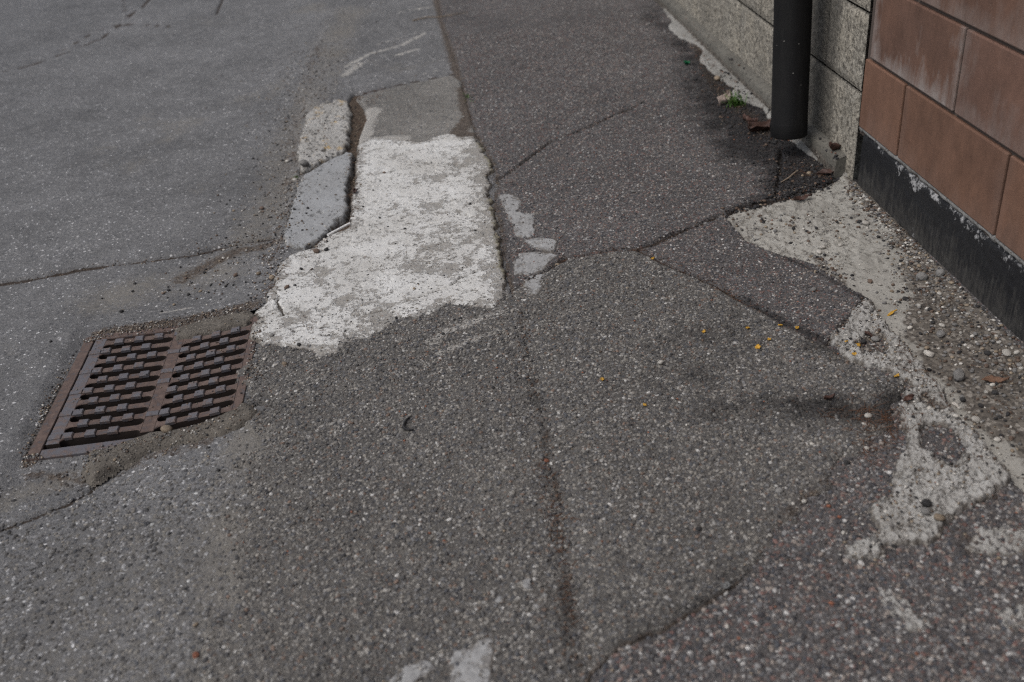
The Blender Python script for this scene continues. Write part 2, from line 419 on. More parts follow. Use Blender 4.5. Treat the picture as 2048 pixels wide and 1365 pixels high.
OVERLAY = [(0.105,2.199),(0.170,2.257),(0.220,2.297),(0.304,2.365),(0.366,2.369),(0.442,2.375),(0.489,2.371),(0.509,2.338),(0.556,2.252),(0.612,2.167),(0.643,2.118),(0.675,2.035),(0.706,1.981),(0.739,1.902),(0.774,1.837),(0.797,1.805),(0.813,1.774),(0.816,1.726),(0.858,1.682),(0.892,1.635),(0.884,1.600),(0.855,1.553),(0.816,1.501),(0.760,1.464),(0.693,1.408),(0.608,1.338),(0.502,1.246),(0.411,1.155),(0.353,1.113),(0.310,1.091),(0.256,1.070),(0.188,1.048),(0.134,1.014),(0.067,0.922),(-0.467,0.996),(-0.470,1.167),(-0.477,1.402),(-0.472,1.571),(-0.476,1.702),(-0.477,1.828),(-0.516,2.013),(-0.468,2.120),(-0.275,2.193),(-0.020,2.231)]
STRIP = [(0.776,2.517),(0.839,2.569),(0.932,2.581),(1.029,2.603),(1.102,2.638),(1.201,2.697),(1.213,2.607),(1.208,2.420),(1.198,2.050),(1.191,1.813),(1.189,1.662),(1.153,1.426),(0.950,1.096),(0.945,1.268),(0.945,1.317),(0.950,1.379),(0.949,1.442),(0.946,1.527),(0.950,1.616),(0.951,1.693),(0.958,1.781),(0.957,1.843),(0.962,1.922),(0.970,1.979),(0.951,2.029),(0.940,2.079),(0.926,2.124),(0.913,2.175),(0.886,2.210),(0.852,2.243),(0.812,2.305),(0.788,2.359),(0.780,2.458)]
CRUMB = [(0.956,1.972),(0.969,1.962),(0.964,1.927),(0.958,1.895),(0.958,1.858),(0.953,1.821),(0.962,1.791),(0.960,1.749),(0.954,1.699),(0.960,1.677),(0.952,1.621),(0.959,1.583),(0.947,1.537),(0.943,1.478),(0.952,1.446),(0.952,1.406),(0.950,1.368),(0.949,1.331),(0.945,1.296),(0.919,1.278),(0.883,1.260),(0.823,1.233),(0.773,1.204),(0.761,1.185),(0.736,1.172),(0.694,1.176),(0.661,1.180),(0.640,1.157),(0.614,1.156),(0.584,1.160),(0.593,1.188),(0.631,1.201),(0.654,1.209),(0.669,1.219),(0.662,1.243),(0.676,1.283),(0.716,1.295),(0.729,1.310),(0.742,1.339),(0.764,1.370),(0.764,1.378),(0.792,1.407),(0.809,1.426),(0.820,1.459),(0.831,1.498),(0.845,1.546),(0.870,1.567),(0.883,1.596),(0.907,1.604),(0.900,1.639),(0.886,1.656),(0.865,1.690),(0.832,1.708),(0.819,1.731),(0.816,1.773),(0.817,1.833),(0.838,1.850),(0.869,1.869),(0.879,1.896),(0.908,1.924),(0.930,1.947)]
CRUMB_HOLE = [(0.872,1.480),(0.905,1.473),(0.919,1.437),(0.913,1.399),(0.882,1.368),(0.864,1.342),(0.859,1.359),(0.842,1.373),(0.847,1.390),(0.834,1.413),(0.849,1.449)]
CRUMB_POCKET = [(0.850,1.796),(0.905,1.831),(0.943,1.813),(0.935,1.755),(0.898,1.722),(0.849,1.738)]
CRUMB_POCKETB = [(0.904,1.595),(0.930,1.580),(0.943,1.532),(0.941,1.507),(0.907,1.511),(0.879,1.538)]
CRUMBB = [(0.801,1.174),(0.829,1.193),(0.856,1.187),(0.921,1.193),(0.888,1.120),(0.837,1.121),(0.802,1.135),(0.786,1.152)]
CRUMBC = [(0.604,1.093),(0.628,1.085),(0.637,1.059),(0.645,1.047),(0.663,1.025),(0.658,0.999),(0.630,0.986),(0.614,1.001),(0.609,1.030),(0.602,1.045),(0.604,1.068)]
CRUMBD = [(0.766,1.027),(0.836,1.029),(0.816,0.981),(0.767,0.978),(0.754,0.998)]
SILT_FRONT = [(-0.829,1.742),(-0.836,1.811),(-0.782,1.821),(-0.710,1.845),(-0.595,1.832),(-0.520,1.857),(-0.498,1.880),(-0.460,1.823),(-0.478,1.791),(-0.541,1.773),(-0.631,1.780),(-0.698,1.777),(-0.758,1.748),(-0.800,1.703)]
SILT_BACK = [(-0.737,2.299),(-0.647,2.318),(-0.540,2.314),(-0.520,2.277),(-0.542,2.247),(-0.623,2.241),(-0.723,2.234)]
LEDGE = [(1.187,5.125),(1.172,4.931),(1.151,4.723),(1.148,4.597),(1.108,4.549),(1.105,4.431),(1.105,4.334),(1.137,4.236),(1.158,4.153),(1.145,4.079),(1.101,3.968),(1.104,3.808),(1.116,3.689),(1.121,3.609),(1.131,3.592),(1.086,3.474),(1.131,3.398),(1.157,3.315),(1.139,3.239),(1.138,3.156),(1.143,3.005),(1.149,2.879),(1.160,2.810),(1.171,2.747),(1.178,2.712),(1.202,2.664),(1.227,2.680),(1.226,2.968),(1.219,3.332),(1.211,3.843),(1.199,4.319),(1.256,5.090)]
OLDROAD = [(-2.726,4.921),(-2.107,5.155),(-1.966,5.255),(-1.831,5.499),(-1.739,5.658),(-1.704,5.975),(-1.692,6.113),(-1.661,6.457),(-1.642,6.997),(-2.905,10.496),(-5.665,10.485)]

CRACKS_PAV = [   # line, half width
    ([(0.162,2.251),(0.220,2.297),(0.306,2.379),(0.367,2.377),(0.444,2.387),(0.491,2.380),(0.559,2.408),(0.618,2.446),(0.698,2.482),(0.767,2.523),(0.794,2.536)], 0.0065),
    ([(0.794,2.536),(0.869,2.571),(0.932,2.581),(0.967,2.596),(1.029,2.603),(1.103,2.641),(1.198,2.690)], 0.010),
    ([(0.156,2.965),(0.192,2.997),(0.279,3.115),(0.383,3.258),(0.501,3.335),(0.627,3.436),(0.782,3.553)], 0.0045),
    ([(0.189,2.968),(0.268,2.889)], 0.003),
    ([(0.491,2.380),(0.510,2.344),(0.557,2.257),(0.613,2.172),(0.644,2.123),(0.677,2.042),(0.717,1.978)], 0.007),
    ([(0.185,2.450),(0.232,2.437),(0.291,2.411),(0.306,2.379)], 0.0045),
    ([(0.969,1.982),(0.931,1.935),(0.882,1.889),(0.850,1.851),(0.804,1.808)], 0.008),
    ([(1.091,2.948),(1.021,2.755),(0.991,2.684),(0.959,2.610)], 0.005),
    ([(0.429,4.990),(0.521,4.235)], 0.0),
]
CRACKS_ROAD = [
    ([(-1.429,2.708),(-1.316,2.712),(-1.231,2.716),(-1.163,2.730),(-1.094,2.743),(-1.021,2.745)], 0.008),
    ([(-1.021,2.745),(-0.931,2.738),(-0.841,2.733),(-0.753,2.732),(-0.682,2.754),(-0.597,2.781),(-0.490,2.786),(-0.443,2.789)], 0.0045),
    ([(-2.107,5.155),(-1.966,5.255),(-1.831,5.499),(-1.739,5.658),(-1.704,5.975),(-1.692,6.113),(-1.661,6.457),(-1.664,6.781)], 0.009),
    ([(-1.899,5.466),(-1.816,5.861),(-1.713,5.956),(-1.581,5.926),(-1.391,5.803)], 0.006),
    ([(-1.676,6.082),(-1.801,6.490),(-1.930,7.129)], 0.006),
    ([(-1.160,5.960),(-1.175,6.269),(-1.203,6.643)], 0.006),
    ([(-0.982,1.563),(-0.950,1.581),(-0.899,1.604),(-0.841,1.638),(-0.805,1.684),(-0.794,1.742)], 0.005),
    ([(-0.327,3.897),(-0.311,4.040),(-0.209,4.098),(-0.063,4.148),(0.109,4.197)], 0.009),
]
CEM_ROAD = [([(-0.367,4.474),(-0.258,4.655),(-0.119,4.736),(0.005,4.923)], 0.028), ([(-0.248,4.791),(-0.117,4.882),(-0.006,4.967)], 0.010), ([(-0.143,4.574),(-0.039,4.633)], 0.030),
    ([(-0.050,4.223),(0.048,4.273)], 0.012), ([(-0.363,4.356),(-0.301,4.506)], 0.04), ([(-0.111,5.402),(0.077,5.461)], 0.03), ([(-0.789,2.385),(-0.750,2.391),(-0.708,2.394)], 0.008)]
CEM_OVER = [([(-0.073,2.027),(-0.029,2.070),(0.034,2.095),(0.097,2.120)], 0.030), ([(-0.052,1.968),(0.003,2.004),(0.089,2.036)], 0.022), ([(-0.324,1.741),(-0.272,1.753)], 0.010),
    ([(-0.096,1.877),(-0.062,1.889)], 0.012), ([(-0.240,1.783),(-0.197,1.820)], 0.008)]

SX = np.array([p[0] for p in SEAM]); SY = np.array([p[1] for p in SEAM]); _o = np.argsort(SY)
def seam_x(y): return np.interp(y, SY[_o], SX[_o])

def cracks(x, y, L):
    c = np.zeros(x.shape)
    wob = 0.0065 * fbm(x, y, 30, 4, 5, 0.65)
    var = 0.75 + 0.6 * fbm(x, y, 9, 2, 77)
    for ln, w in L:
        if w <= 0: continue
        d = np.abs(ldist(x, y, ln) + wob)
        c = np.maximum(c, np.clip(1.15 - d / (2.0 * w * np.clip(var, 0.35, 1.4)), 0, 1))
    return c

def soot(x, y, k):
    return 0.30 * sst((fbm(x, y, 1.9, 5, k, 0.6) + 0.02) / 0.55) + 0.16 * sst((fbm(x, y, 7, 4, k + 3, 0.6) - 0.1) / 0.5)

def bumps(x, y):
    return 0.004 * fbm(x, y, 1.7, 2, 3) + 0.0016 * fbm(x, y, 12, 3, 9)

# ------------------------------------------------------------------ ground sheets
GX0, GX1, GY0, GY1 = -0.955, -0.515, 1.822, 2.312        # opening for the gully
def road_z(x, y):
    z = base(x, y) + bumps(x, y) * sst(np.maximum(np.abs(x + 0.73) - 0.2, np.abs(y - 2.07) - 0.22) / 0.08)
    s = seam_x(y) + 0.010 * fbm(x, y, 14, 3, 21)
    z = z - 0.03 * sst((x - s) / 0.012)
    c = cracks(x, y, CRACKS_ROAD)
    z = z - 0.007 * sst(c * 1.4)
    # step of the upper asphalt course behind the long crack
    y0 = np.interp(x, *zip(*sorted((p[0], p[1]) for p in CRACKS_ROAD[0][0] + CRACKS_ROAD[1][0])))
    z = z + 0.006 * sst((y - y0) / 0.02) * sst((-0.45 - x) / 0.15) * sst((4.6 - y) / 1.5)
    z = z - 0.028 * sst((sdf(x, y, CHANNEL) + 0.008) / 0.02)
    return z
def road_dirt(x, y):
    d = np.exp(-(ldist(x, y, [(-0.503,4.908),(-0.522,4.140),(-0.540,3.771),(-0.517,3.379),(-0.518,2.911),(-0.517,2.677),(-0.530,2.475),(-0.534,2.363)]) / 0.075) ** 2) * np.clip(0.40 + 0.30 * fbm(x, y, 7, 3, 15), 0, 0.8)
    d = np.maximum(d, 0.62 * np.exp(-(ldist(x, y, [(-0.501,2.743),(-0.632,2.711),(-0.769,2.574)]) / 0.05) ** 2))
    d = np.maximum(d, 0.75 * np.exp(-(ldist(x, y, [(0.099,5.593),(0.119,4.566),(0.131,3.956),(0.123,3.504)]) / 0.045) ** 2))
    d = np.maximum(d, 0.8 * np.exp(-(ldist(x, y, [(0.135,3.671),(0.084,3.464),(0.133,3.394)]) / 0.05) ** 2))
    d = np.maximum(d, 0.5 * np.exp(-(ldist(x, y, [(-0.949,1.763),(-0.818,1.732),(-0.696,1.766),(-0.563,1.768)]) / 0.035) ** 2))
    d = np.maximum(d, 0.85 * np.exp(-(ldist(x, y, [(-0.959,1.803),(-0.960,2.038),(-0.956,2.157),(-0.940,2.322)]) / 0.022) ** 2))
    d = np.maximum(d, 0.7 * np.exp(-(ldist(x, y, [(-0.941,2.329),(-0.766,2.328),(-0.648,2.333),(-0.534,2.336)]) / 0.03) ** 2))
    return d
def road_sand(x, y):
    s = np.clip(0.62 + 0.25 * fbm(x, y, 5, 3, 59), 0, 1) * np.exp(-(ldist(x, y, [(-0.379,5.579),(-0.445,4.705),(-0.498,4.069),(-0.547,3.405),(-0.572,2.826),(-0.659,2.597),(-0.805,2.539),(-0.981,2.522)]) / 0.15) ** 2)
    s = np.maximum(s, np.clip(0.62 + 0.3 * fbm(x, y, 6, 3, 58), 0, 1) * np.exp(-(ldist(x, y, [(-0.472,1.735),(-0.487,1.606),(-0.492,1.433),(-0.479,1.279),(-0.464,1.100)]) / 0.075) ** 2) * 1.15)
    s = np.maximum(s, 0.50 * sst((1.75 - y) / 0.3) * sst((x + 1.15) / 0.4))
    s = np.maximum(s, 0.7 * np.exp(-(ldist(x, y, [(-0.979,1.667),(-0.933,1.707),(-0.861,1.739)]) / 0.05) ** 2))
    s = np.maximum(s, 0.55 * sst((fbm(x, y, 1.3, 5, 35, 0.62) + 0.0) / 0.5) * sst((y - 1.9) / 0.4))
    return s
def road_cem(x, y):
    c = np.zeros(x.shape)
    for ln, w in CEM_ROAD: c = np.maximum(c, 0.62 * np.exp(-(ldist(x, y, ln) / w) ** 2))
    return c
road_keep = lambda x, y: ~((x > GX0) & (x < GX1) & (y > GY0) & (y < GY1)) & (x < 0.22)
xs = axis(-14, -1.2, 0.23, 0.23, 0.0058); ys = axis(-4, 0.72, 2.9, 24, 0.0062, 1.013)
road = put('road', grid_mesh('road', xs, ys, road_z, road_keep, dict(
    crack=lambda x, y: cracks(x, y, CRACKS_ROAD), dirt=road_dirt, sand=road_sand, cem=road_cem,
    stain=lambda x, y: np.maximum(0.30 * sst((1.85 - y) / 0.4) + 0.26 * sst(sdf(x, y, OLDROAD) / 0.05), 0.7 * soot(x, y, 541)))), M_ROAD)
tag(road, kind='structure')

STAIN_PIPE = [(1.185,3.962),(1.073,3.388),(1.063,3.075),(1.088,2.904),(1.139,2.737)]
def pave_stain(x, y):
    s = np.clip(0.95 + 0.55 * fbm(x, y, 9, 4, 26, 0.6), 0.2, 1.4) * np.exp(-((ldist(x, y, STAIN_PIPE) + 0.04 * fbm(x, y, 7, 4, 27, 0.6)) / 0.19) ** 2)
    s = np.maximum(s, np.clip(0.45 + 0.5 * fbm(x, y, 5, 4, 25, 0.6), 0, 0.9) * np.exp(-(ldist(x, y, [(1.105,4.880),(1.088,4.321),(1.111,3.993),(1.096,3.588)]) / 0.10) ** 2))
    s = np.maximum(s, 0.62 * np.exp(-(ldist(x, y, [(0.679,2.049),(0.736,1.926),(0.796,1.832)]) / 0.028) ** 2))
    s = np.maximum(s, 0.55 * np.exp(-(ldist(x, y, [(0.846,2.245),(0.907,2.126),(0.961,1.964)]) / 0.012) ** 2))
    s = np.maximum(s, 0.55 * np.exp(-(ldist(x, y, [(0.832,2.546),(0.978,2.630)]) / 0.05) ** 2))
    s = np.maximum(s, 0.75 * np.exp(-(ldist(x, y, [(1.090,2.816),(1.133,2.719),(0.996,2.682),(1.032,2.614)]) / 0.08) ** 2))
    return np.maximum(s, soot(x, y, 501))
def pave_dirt(x, y):
    d = 0.72 * np.exp(-(ldist(x, y, [(1.189,4.363),(1.078,3.659),(1.082,3.356),(1.093,3.114)]) / 0.04) ** 2)
    d = np.maximum(d, 0.6 * np.exp(-(ldist(x, y, [(1.077,2.737),(1.181,2.724)]) / 0.03) ** 2))
    d = np.maximum(d, 0.55 * np.exp(-((x - seam_x(y)) / 0.02) ** 2))
    d = np.maximum(d, np.clip(0.25 + 0.5 * fbm(x, y, 12, 4, 28, 0.65), 0, 0.7) * np.exp(-(ldist(x, y, [(0.870,1.263),(0.733,1.049),(0.795,1.059)]) / 0.05) ** 2))
    return d
def pave_z(x, y):
    z = base(x, y) + bumps(x, y)
    s = seam_x(y) + 0.010 * fbm(x, y, 14, 3, 21)
    z = z - 0.03 * sst((s - x) / 0.014) + 0.002
    z = z - 0.010 * sst(cracks(x, y, CRACKS_PAV) * 1.3)
    e = sdf(x, y, STRIP) + 0.006 * fbm(x, y, 30, 3, 31)
    return z - 0.05 * sst(e / 0.012)
xs = axis(-0.06, 0.0, 1.26, 1.27, 0.0046); ys = axis(-4, 0.72, 2.95, 24, 0.0052, 1.012)
pave = put('pavement', grid_mesh('pavement', xs, ys, pave_z, None, dict(
    crack=lambda x, y: cracks(x, y, CRACKS_PAV), stain=pave_stain, dirt=pave_dirt)), M_PAV)
tag(pave, kind='structure')

_x = np.array([-60, 60.0]); _y = np.array([-60, 60.0])
gm = grid_mesh('ground', np.linspace(-60, 60, 13), np.linspace(-60, 60, 13), lambda x, y: np.full(x.shape, -0.75))
ground = tag(put('ground', gm, M_GROUND), kind='structure')

# ------------------------------------------------------------------ patches laid on the ground
def layer(name, poly, step, t, width, mat, amp=0.006, nscale=22, seed=1, relief=None, attrs=None, holes=(), drop=0.022, z0=None, grow=0.0):
    P = np.array([p[:2] for p in poly]); m = 0.02
    X = np.arange(P[:, 0].min() - m, P[:, 0].max() + m, step); Y = np.arange(P[:, 1].min() - m, P[:, 1].max() + m, step)
    def sd(x, y):
        s = sdf(x, y, poly) + grow
        for h in holes: s = np.minimum(s, -sdf(x, y, h))
        return s + (amp(x, y) if callable(amp) else amp) * fbm(x, y, nscale, 4, seed, 0.6)
    def z(x, y):
        s = sd(x, y); e = s / (width(x, y) if callable(width) else width)
        r = relief(x, y) if relief else 0.0
        b = base(x, y) + bumps(x, y) if z0 is None else z0(x, y)
        return b + np.where(e > 0, (t + r) * np.sqrt(1 - (1 - np.clip(e, 0, 1)) ** 2), drop * np.clip(e, -1, 0))
    at = {k: (lambda x, y, f=f: f(x, y, sd(x, y))) for k, f in (attrs or {}).items()}
    return grid_mesh(name, X, Y, z, lambda x, y: sd(x, y) > -max(0.012, 2.2 * step), at)

def over_amp(x, y): return 0.008 + 0.035 * sst((1.72 - y) / 0.15) * sst((y - 1.17) / 0.05) * sst((x - 0.3) / 0.1) + 0.07 * sst((-0.28 - x) / 0.1)
def over_dirt_shade(x, y, s):
    d = 0.55 * np.exp(-((x - seam_x(y) - 0.005 - 0.012 * fbm(x, y, 9, 4, 60, 0.6)) / 0.011) ** 2) * np.clip(0.55 + 0.9 * fbm(x, y, 6, 3, 61), 0, 1.2)
    d = np.maximum(d, np.clip(0.34 + 0.4 * fbm(x, y, 10, 4, 29, 0.6), 0, 0.7) * np.exp(-(ldist(x, y, [(0.741,1.552),(0.835,1.531),(0.743,1.436),(0.611,1.345),(0.514,1.282)]) / 0.03) ** 2))
    d = np.maximum(d, 0.50 * np.exp(-(s / 0.010) ** 2) * np.maximum(sst((y - 1.7) / 0.1), sst((1.18 - y) / 0.05) * 1.3))  # dirt along the upper crack; at the near step, painted edge shade
    return d * sst((x + 0.3) / 0.1)
def over_sand(x, y, s):
    d = np.clip(0.62 + 0.3 * fbm(x, y, 6, 3, 58), 0, 1) * np.exp(-(ldist(x, y, [(-0.467,1.788),(-0.476,1.603),(-0.482,1.430),(-0.474,1.278),(-0.464,1.100)]) / 0.09) ** 2)
    return np.maximum(np.maximum(d, 0.42 * sst((0.05 - x) / 0.5)), 0.50 * sst((fbm(x, y, 2.4, 4, 57, 0.6) - 0.05) / 0.5))
def over_stain_shade(x, y, s):
    d = 0.66 * np.clip(0.7 + 0.9 * fbm(x, y, 5, 3, 66), 0, 1.3) * np.exp(-((ldist(x, y, [(0.791,1.790),(0.837,1.658),(0.873,1.593),(0.825,1.533),(0.700,1.579),(0.501,1.606)]) + 0.03 * fbm(x, y, 6, 3, 67)) / 0.07) ** 2)
    d = np.maximum(d, 0.56 * np.clip(0.62 + 0.95 * fbm(x, y, 6, 4, 68, 0.6), 0.10, 1.15) * sst((2.12 - y) / 0.35) * np.exp(-((ldist(x, y, [(0.149,2.137),(0.136,1.833),(0.135,1.577),(0.124,1.369),(0.113,1.172),(0.107,1.037),(0.099,0.919)]) + 0.012 * fbm(x, y, 14, 4, 69, 0.6)) / 0.016) ** 2))
    d = np.maximum(d, 0.42 * np.exp(-(ldist(x, y, [(0.190,1.057),(0.355,1.120),(0.399,1.169)]) / 0.035) ** 2))  # shade along the near step edge, put into the colour
    return np.maximum(d, soot(x, y, 521) + 0.08 * sst((x - 0.25) / 0.35))
def over_cem(x, y, s):
    c = np.zeros(x.shape)
    for ln, w in CEM_OVER: c = np.maximum(c, 0.60 * np.exp(-(ldist(x, y, ln) / w) ** 2))
    return c
over = put('asphalt_patch', layer('asphalt_patch', OVERLAY, 0.0056, 0.008, 0.022, M_OVER, over_amp, 14, 41,
    relief=lambda x, y: 0.0020 * fbm(x, y, 16, 3, 42), attrs=dict(dirt=over_dirt_shade, sand=over_sand, stain=over_stain_shade, cem=over_cem)), M_OVER)
tag(over, 'large grey-brown gravelly asphalt patch filling the foreground walkway beside the gully grate', 'asphalt patch')

infill = put('concrete_infill', layer('concrete_infill', INFILL, 0.005, 0.006, 0.012, M_FILL, 0.004, 20, 51, attrs=dict(
    cem=lambda x, y, s: 0.7 * np.exp(-(ldist(x, y, [(-0.243,3.806),(-0.266,3.583),(-0.275,3.479),(-0.134,3.448)]) / 0.06) ** 2),
    dirt=lambda x, y, s: 0.8 * np.exp(-(ldist(x, y, [(0.135,3.954),(0.129,3.586),(0.072,3.430),(0.142,3.391)]) / 0.045) ** 2))), M_FILL)
tag(infill, 'fine grey concrete infill panel behind the upper kerb stone', 'concrete patch')

WEAR = [(-0.3163,2.0141,0.03),
    (0.0007,2.6158,0.06),
    (-0.0463,2.5301,0.05),
    (0.0800,3.1431,0.05),
    (-0.0087,3.0385,0.05),
    (-0.2771,2.2711,0.05),
    (-0.1992,2.1737,0.06),
    (-0.0113,2.3971,0.07),
    (0.1140,2.5834,0.06),
    (-0.1053,2.4226,0.05),
    (-0.3631,2.4303,0.05),
    (-0.4132,2.2026,0.05),
    (-0.0499,2.8096,0.05),
    (0.1365,3.2181,0.05)]
def white_wear(x, y, s):
    w = np.zeros(x.shape)
    for a, b, r in WEAR: w = np.maximum(w, 0.34 * np.exp(-((x - a) ** 2 + (y - b) ** 2) / (r * r)))
    return w + 0.30 * np.exp(-(np.maximum(s, 0) / 0.03) ** 2) + 0.22 * sst((2.22 - y) / 0.18) * sst((x + 0.42) / 0.2) + 0.12 * sst((x - 0.02) / 0.1)
CR_WHITE = [([(-0.409,2.148),(-0.323,2.150),(-0.249,2.186),(-0.187,2.201),(-0.110,2.238),(-0.071,2.258),(-0.018,2.279),(0.013,2.318),(0.053,2.345)], 0.0022), ([(-0.345,2.113),(-0.284,2.107),(-0.265,2.065)], 0.002),
            ([(-0.495,2.405),(-0.462,2.339),(-0.466,2.313),(-0.441,2.235)], 0.0025), ([(-0.273,2.150),(-0.199,2.149),(-0.162,2.164)], 0.0018)]
white = put('cement_patch', layer('cement_patch', WHITE, 0.0032, 0.0125, lambda x, y: 0.012 + 0.075 * sst((2.30 - y) / 0.2) * sst((x + 0.38) / 0.15), M_CEM, lambda x, y: 0.008 + 0.010 * sst((x - 0.05) / 0.06), 26, 61,
    relief=lambda x, y: 0.0022 * fbm(x, y, 20, 4, 62, 0.6) - 0.006 * sst(cracks(x, y, CR_WHITE) * 1.5) - 0.005 * sst((fbm(x, y, 26, 4, 64, 0.6) - 0.33) / 0.25),
    attrs=dict(wear=white_wear, crack=lambda x, y, s: cracks(x, y, CR_WHITE),
        moss=lambda x, y, s: 0.95 * np.exp(-((x - seam_x(y) - 0.012) / 0.038) ** 2) * sst((y - 2.15) / 0.2),
        dirt=lambda x, y, s: np.maximum(0.62 * np.exp(-(np.maximum(s, 0) / 0.012) ** 2), 0.24 * sst((fbm(x, y, 14, 5, 65, 0.72) - 0.12) / 0.4)))), M_CEM)
tag(white, 'large whitish worn cement patch between the kerb stones and the walkway', 'cement patch')

SPL = [
 ([(0.162,2.842),(0.188,2.854),(0.227,2.814),(0.229,2.764),(0.208,2.714),(0.231,2.689),(0.272,2.688),(0.254,2.664),(0.246,2.596),(0.241,2.540),(0.201,2.525),(0.184,2.563),(0.179,2.626),(0.175,2.680),(0.168,2.763)], 'long grey cement splash beside the moss-edged white patch'),
 ([(0.204,2.518),(0.251,2.524),(0.292,2.496),(0.291,2.452),(0.273,2.428),(0.234,2.449),(0.213,2.483)], 'flat grey cement splash just above the crack junction'),
 ([(0.183,2.435),(0.225,2.438),(0.264,2.415),(0.289,2.399),(0.260,2.368),(0.232,2.317),(0.216,2.315),(0.191,2.307),(0.157,2.320),(0.159,2.389)], 'largest squarish grey cement splash between two cracks'),
 ([(0.186,2.286),(0.214,2.296),(0.232,2.285),(0.217,2.250),(0.215,2.204),(0.198,2.177),(0.181,2.189),(0.173,2.229),(0.170,2.257)], 'pale cement splash on the gravel patch just below the crack'),
 ([(-0.086,1.072),(-0.074,1.084),(-0.047,1.089),(-0.026,1.107),(-0.011,1.118),(-0.011,1.080),(-0.020,1.048),(-0.025,0.990),(-0.087,1.001)], 'largest pale cement splash at the bottom edge of the photo'),
 ([(-0.171,1.059),(-0.152,1.075),(-0.128,1.082),(-0.107,1.075),(-0.105,1.056),(-0.126,1.044),(-0.161,1.014),(-0.187,1.018)], 'left one of two pale cement splashes at the bottom edge'),
 ([(0.046,1.210),(0.060,1.225),(0.068,1.210),(0.056,1.192),(0.045,1.196)], 'small round pale cement spot left of the dark seam'),
 ([(0.067,1.176),(0.081,1.186),(0.088,1.174),(0.073,1.152),(0.066,1.140),(0.058,1.154)], 'forked pale cement spot with a dark hole left of the seam'),
 ([(-0.153,1.375),(-0.140,1.388),(-0.128,1.389),(-0.135,1.363),(-0.151,1.362)], 'lone pale cement spot below the black husk'),
 ([(-0.005,1.183),(0.008,1.188),(0.015,1.181),(0.008,1.173),(-0.004,1.173)], 'smallest pale cement spot in the foreground gravel'),
]
for i, (pl, lb) in enumerate(SPL):
    zz = (lambda x, y: base(x, y) + bumps(x, y) + 0.0082) if i > 2 else (lambda x, y: base(x, y) + bumps(x, y) + 0.002)
    o = put('cement_splash', layer('cement_splash', pl, 0.0028, 0.0026, 0.006, M_SPLASH, 0.011, 34, 80 + i, drop=0.008, z0=zz, relief=lambda x, y: 0.0034 * fbm(x, y, 55, 4, 79, 0.7) - 0.0035 * sst((fbm(x, y, 40, 4, 78, 0.65) - 0.2) / 0.25), attrs=dict(dirt=lambda x, y, s: np.maximum(0.55 * np.exp(-(np.maximum(s, 0) / 0.008) ** 2), 0.40 * sst((fbm(x, y, 20, 4, 77) - 0.0) / 0.4)), wear=lambda x, y, s: 0.5 * np.exp(-(np.maximum(s, 0) / 0.02) ** 2))), M_SPLASH)
    tag(o, lb, 'cement splash', 'cement splashes on the walkway')

def strip_dirt(x, y, s):
    dw = 1.2 - x                                     # distance from the wall
    w = np.interp(y, [1.2, 1.75, 2.0, 2.2, 2.6], [0.25, 0.28, 0.19, 0.09, 0.05])
    w = w + 0.055 * fbm(x, y, 7, 4, 96)
    d = 0.80 * sst((w - dw) / 0.09)
    d = np.maximum(d, 0.6 * np.exp(-(ldist(x, y, [(0.928,2.129),(0.954,2.081),(0.934,2.197),(0.918,2.260)]) / 0.02) ** 2))
    d = np.maximum(d, 0.5 * np.exp(-(np.maximum(s, 0) / 0.015) ** 2))
    return d
strip_z = lambda x, y: base(x, y) - 0.010 + 0.004 * fbm(x, y, 5, 3, 91) + 0.012 * sst((x - 1.15) / 0.05)
strip = put('concrete_strip', layer('concrete_strip', STRIP, 0.0042, 0.002, 0.01, M_STRIP, 0.010, 26, 92, z0=strip_z,
    relief=lambda x, y: (0.0095 * fbm(x, y, 34, 4, 93, 0.68)) * sst((y - 1.98) / 0.25) * sst((1.16 - x) / 0.1) + 0.001 * fbm(x, y, 50, 3, 94) + 0.006 * sst((fbm(x, y, 18, 4, 95) - 0.1) / 0.5) * sst((0.27 - (1.2 - x)) / 0.1) * sst((2.0 - y) / 0.15),
    attrs=dict(dirt=strip_dirt, wear=lambda x, y, s: 0.25 * sst((y - 2.0) / 0.2), stain=lambda x, y, s: np.maximum(0.35 * sst((1.55 - y) / 0.3) * sst((x - 1.0) / 0.1), 0.9 * soot(x, y, 561)))), M_STRIP)
tag(strip, 'pale beige concrete strip at the foot of the black-based block wall', 'concrete strip')

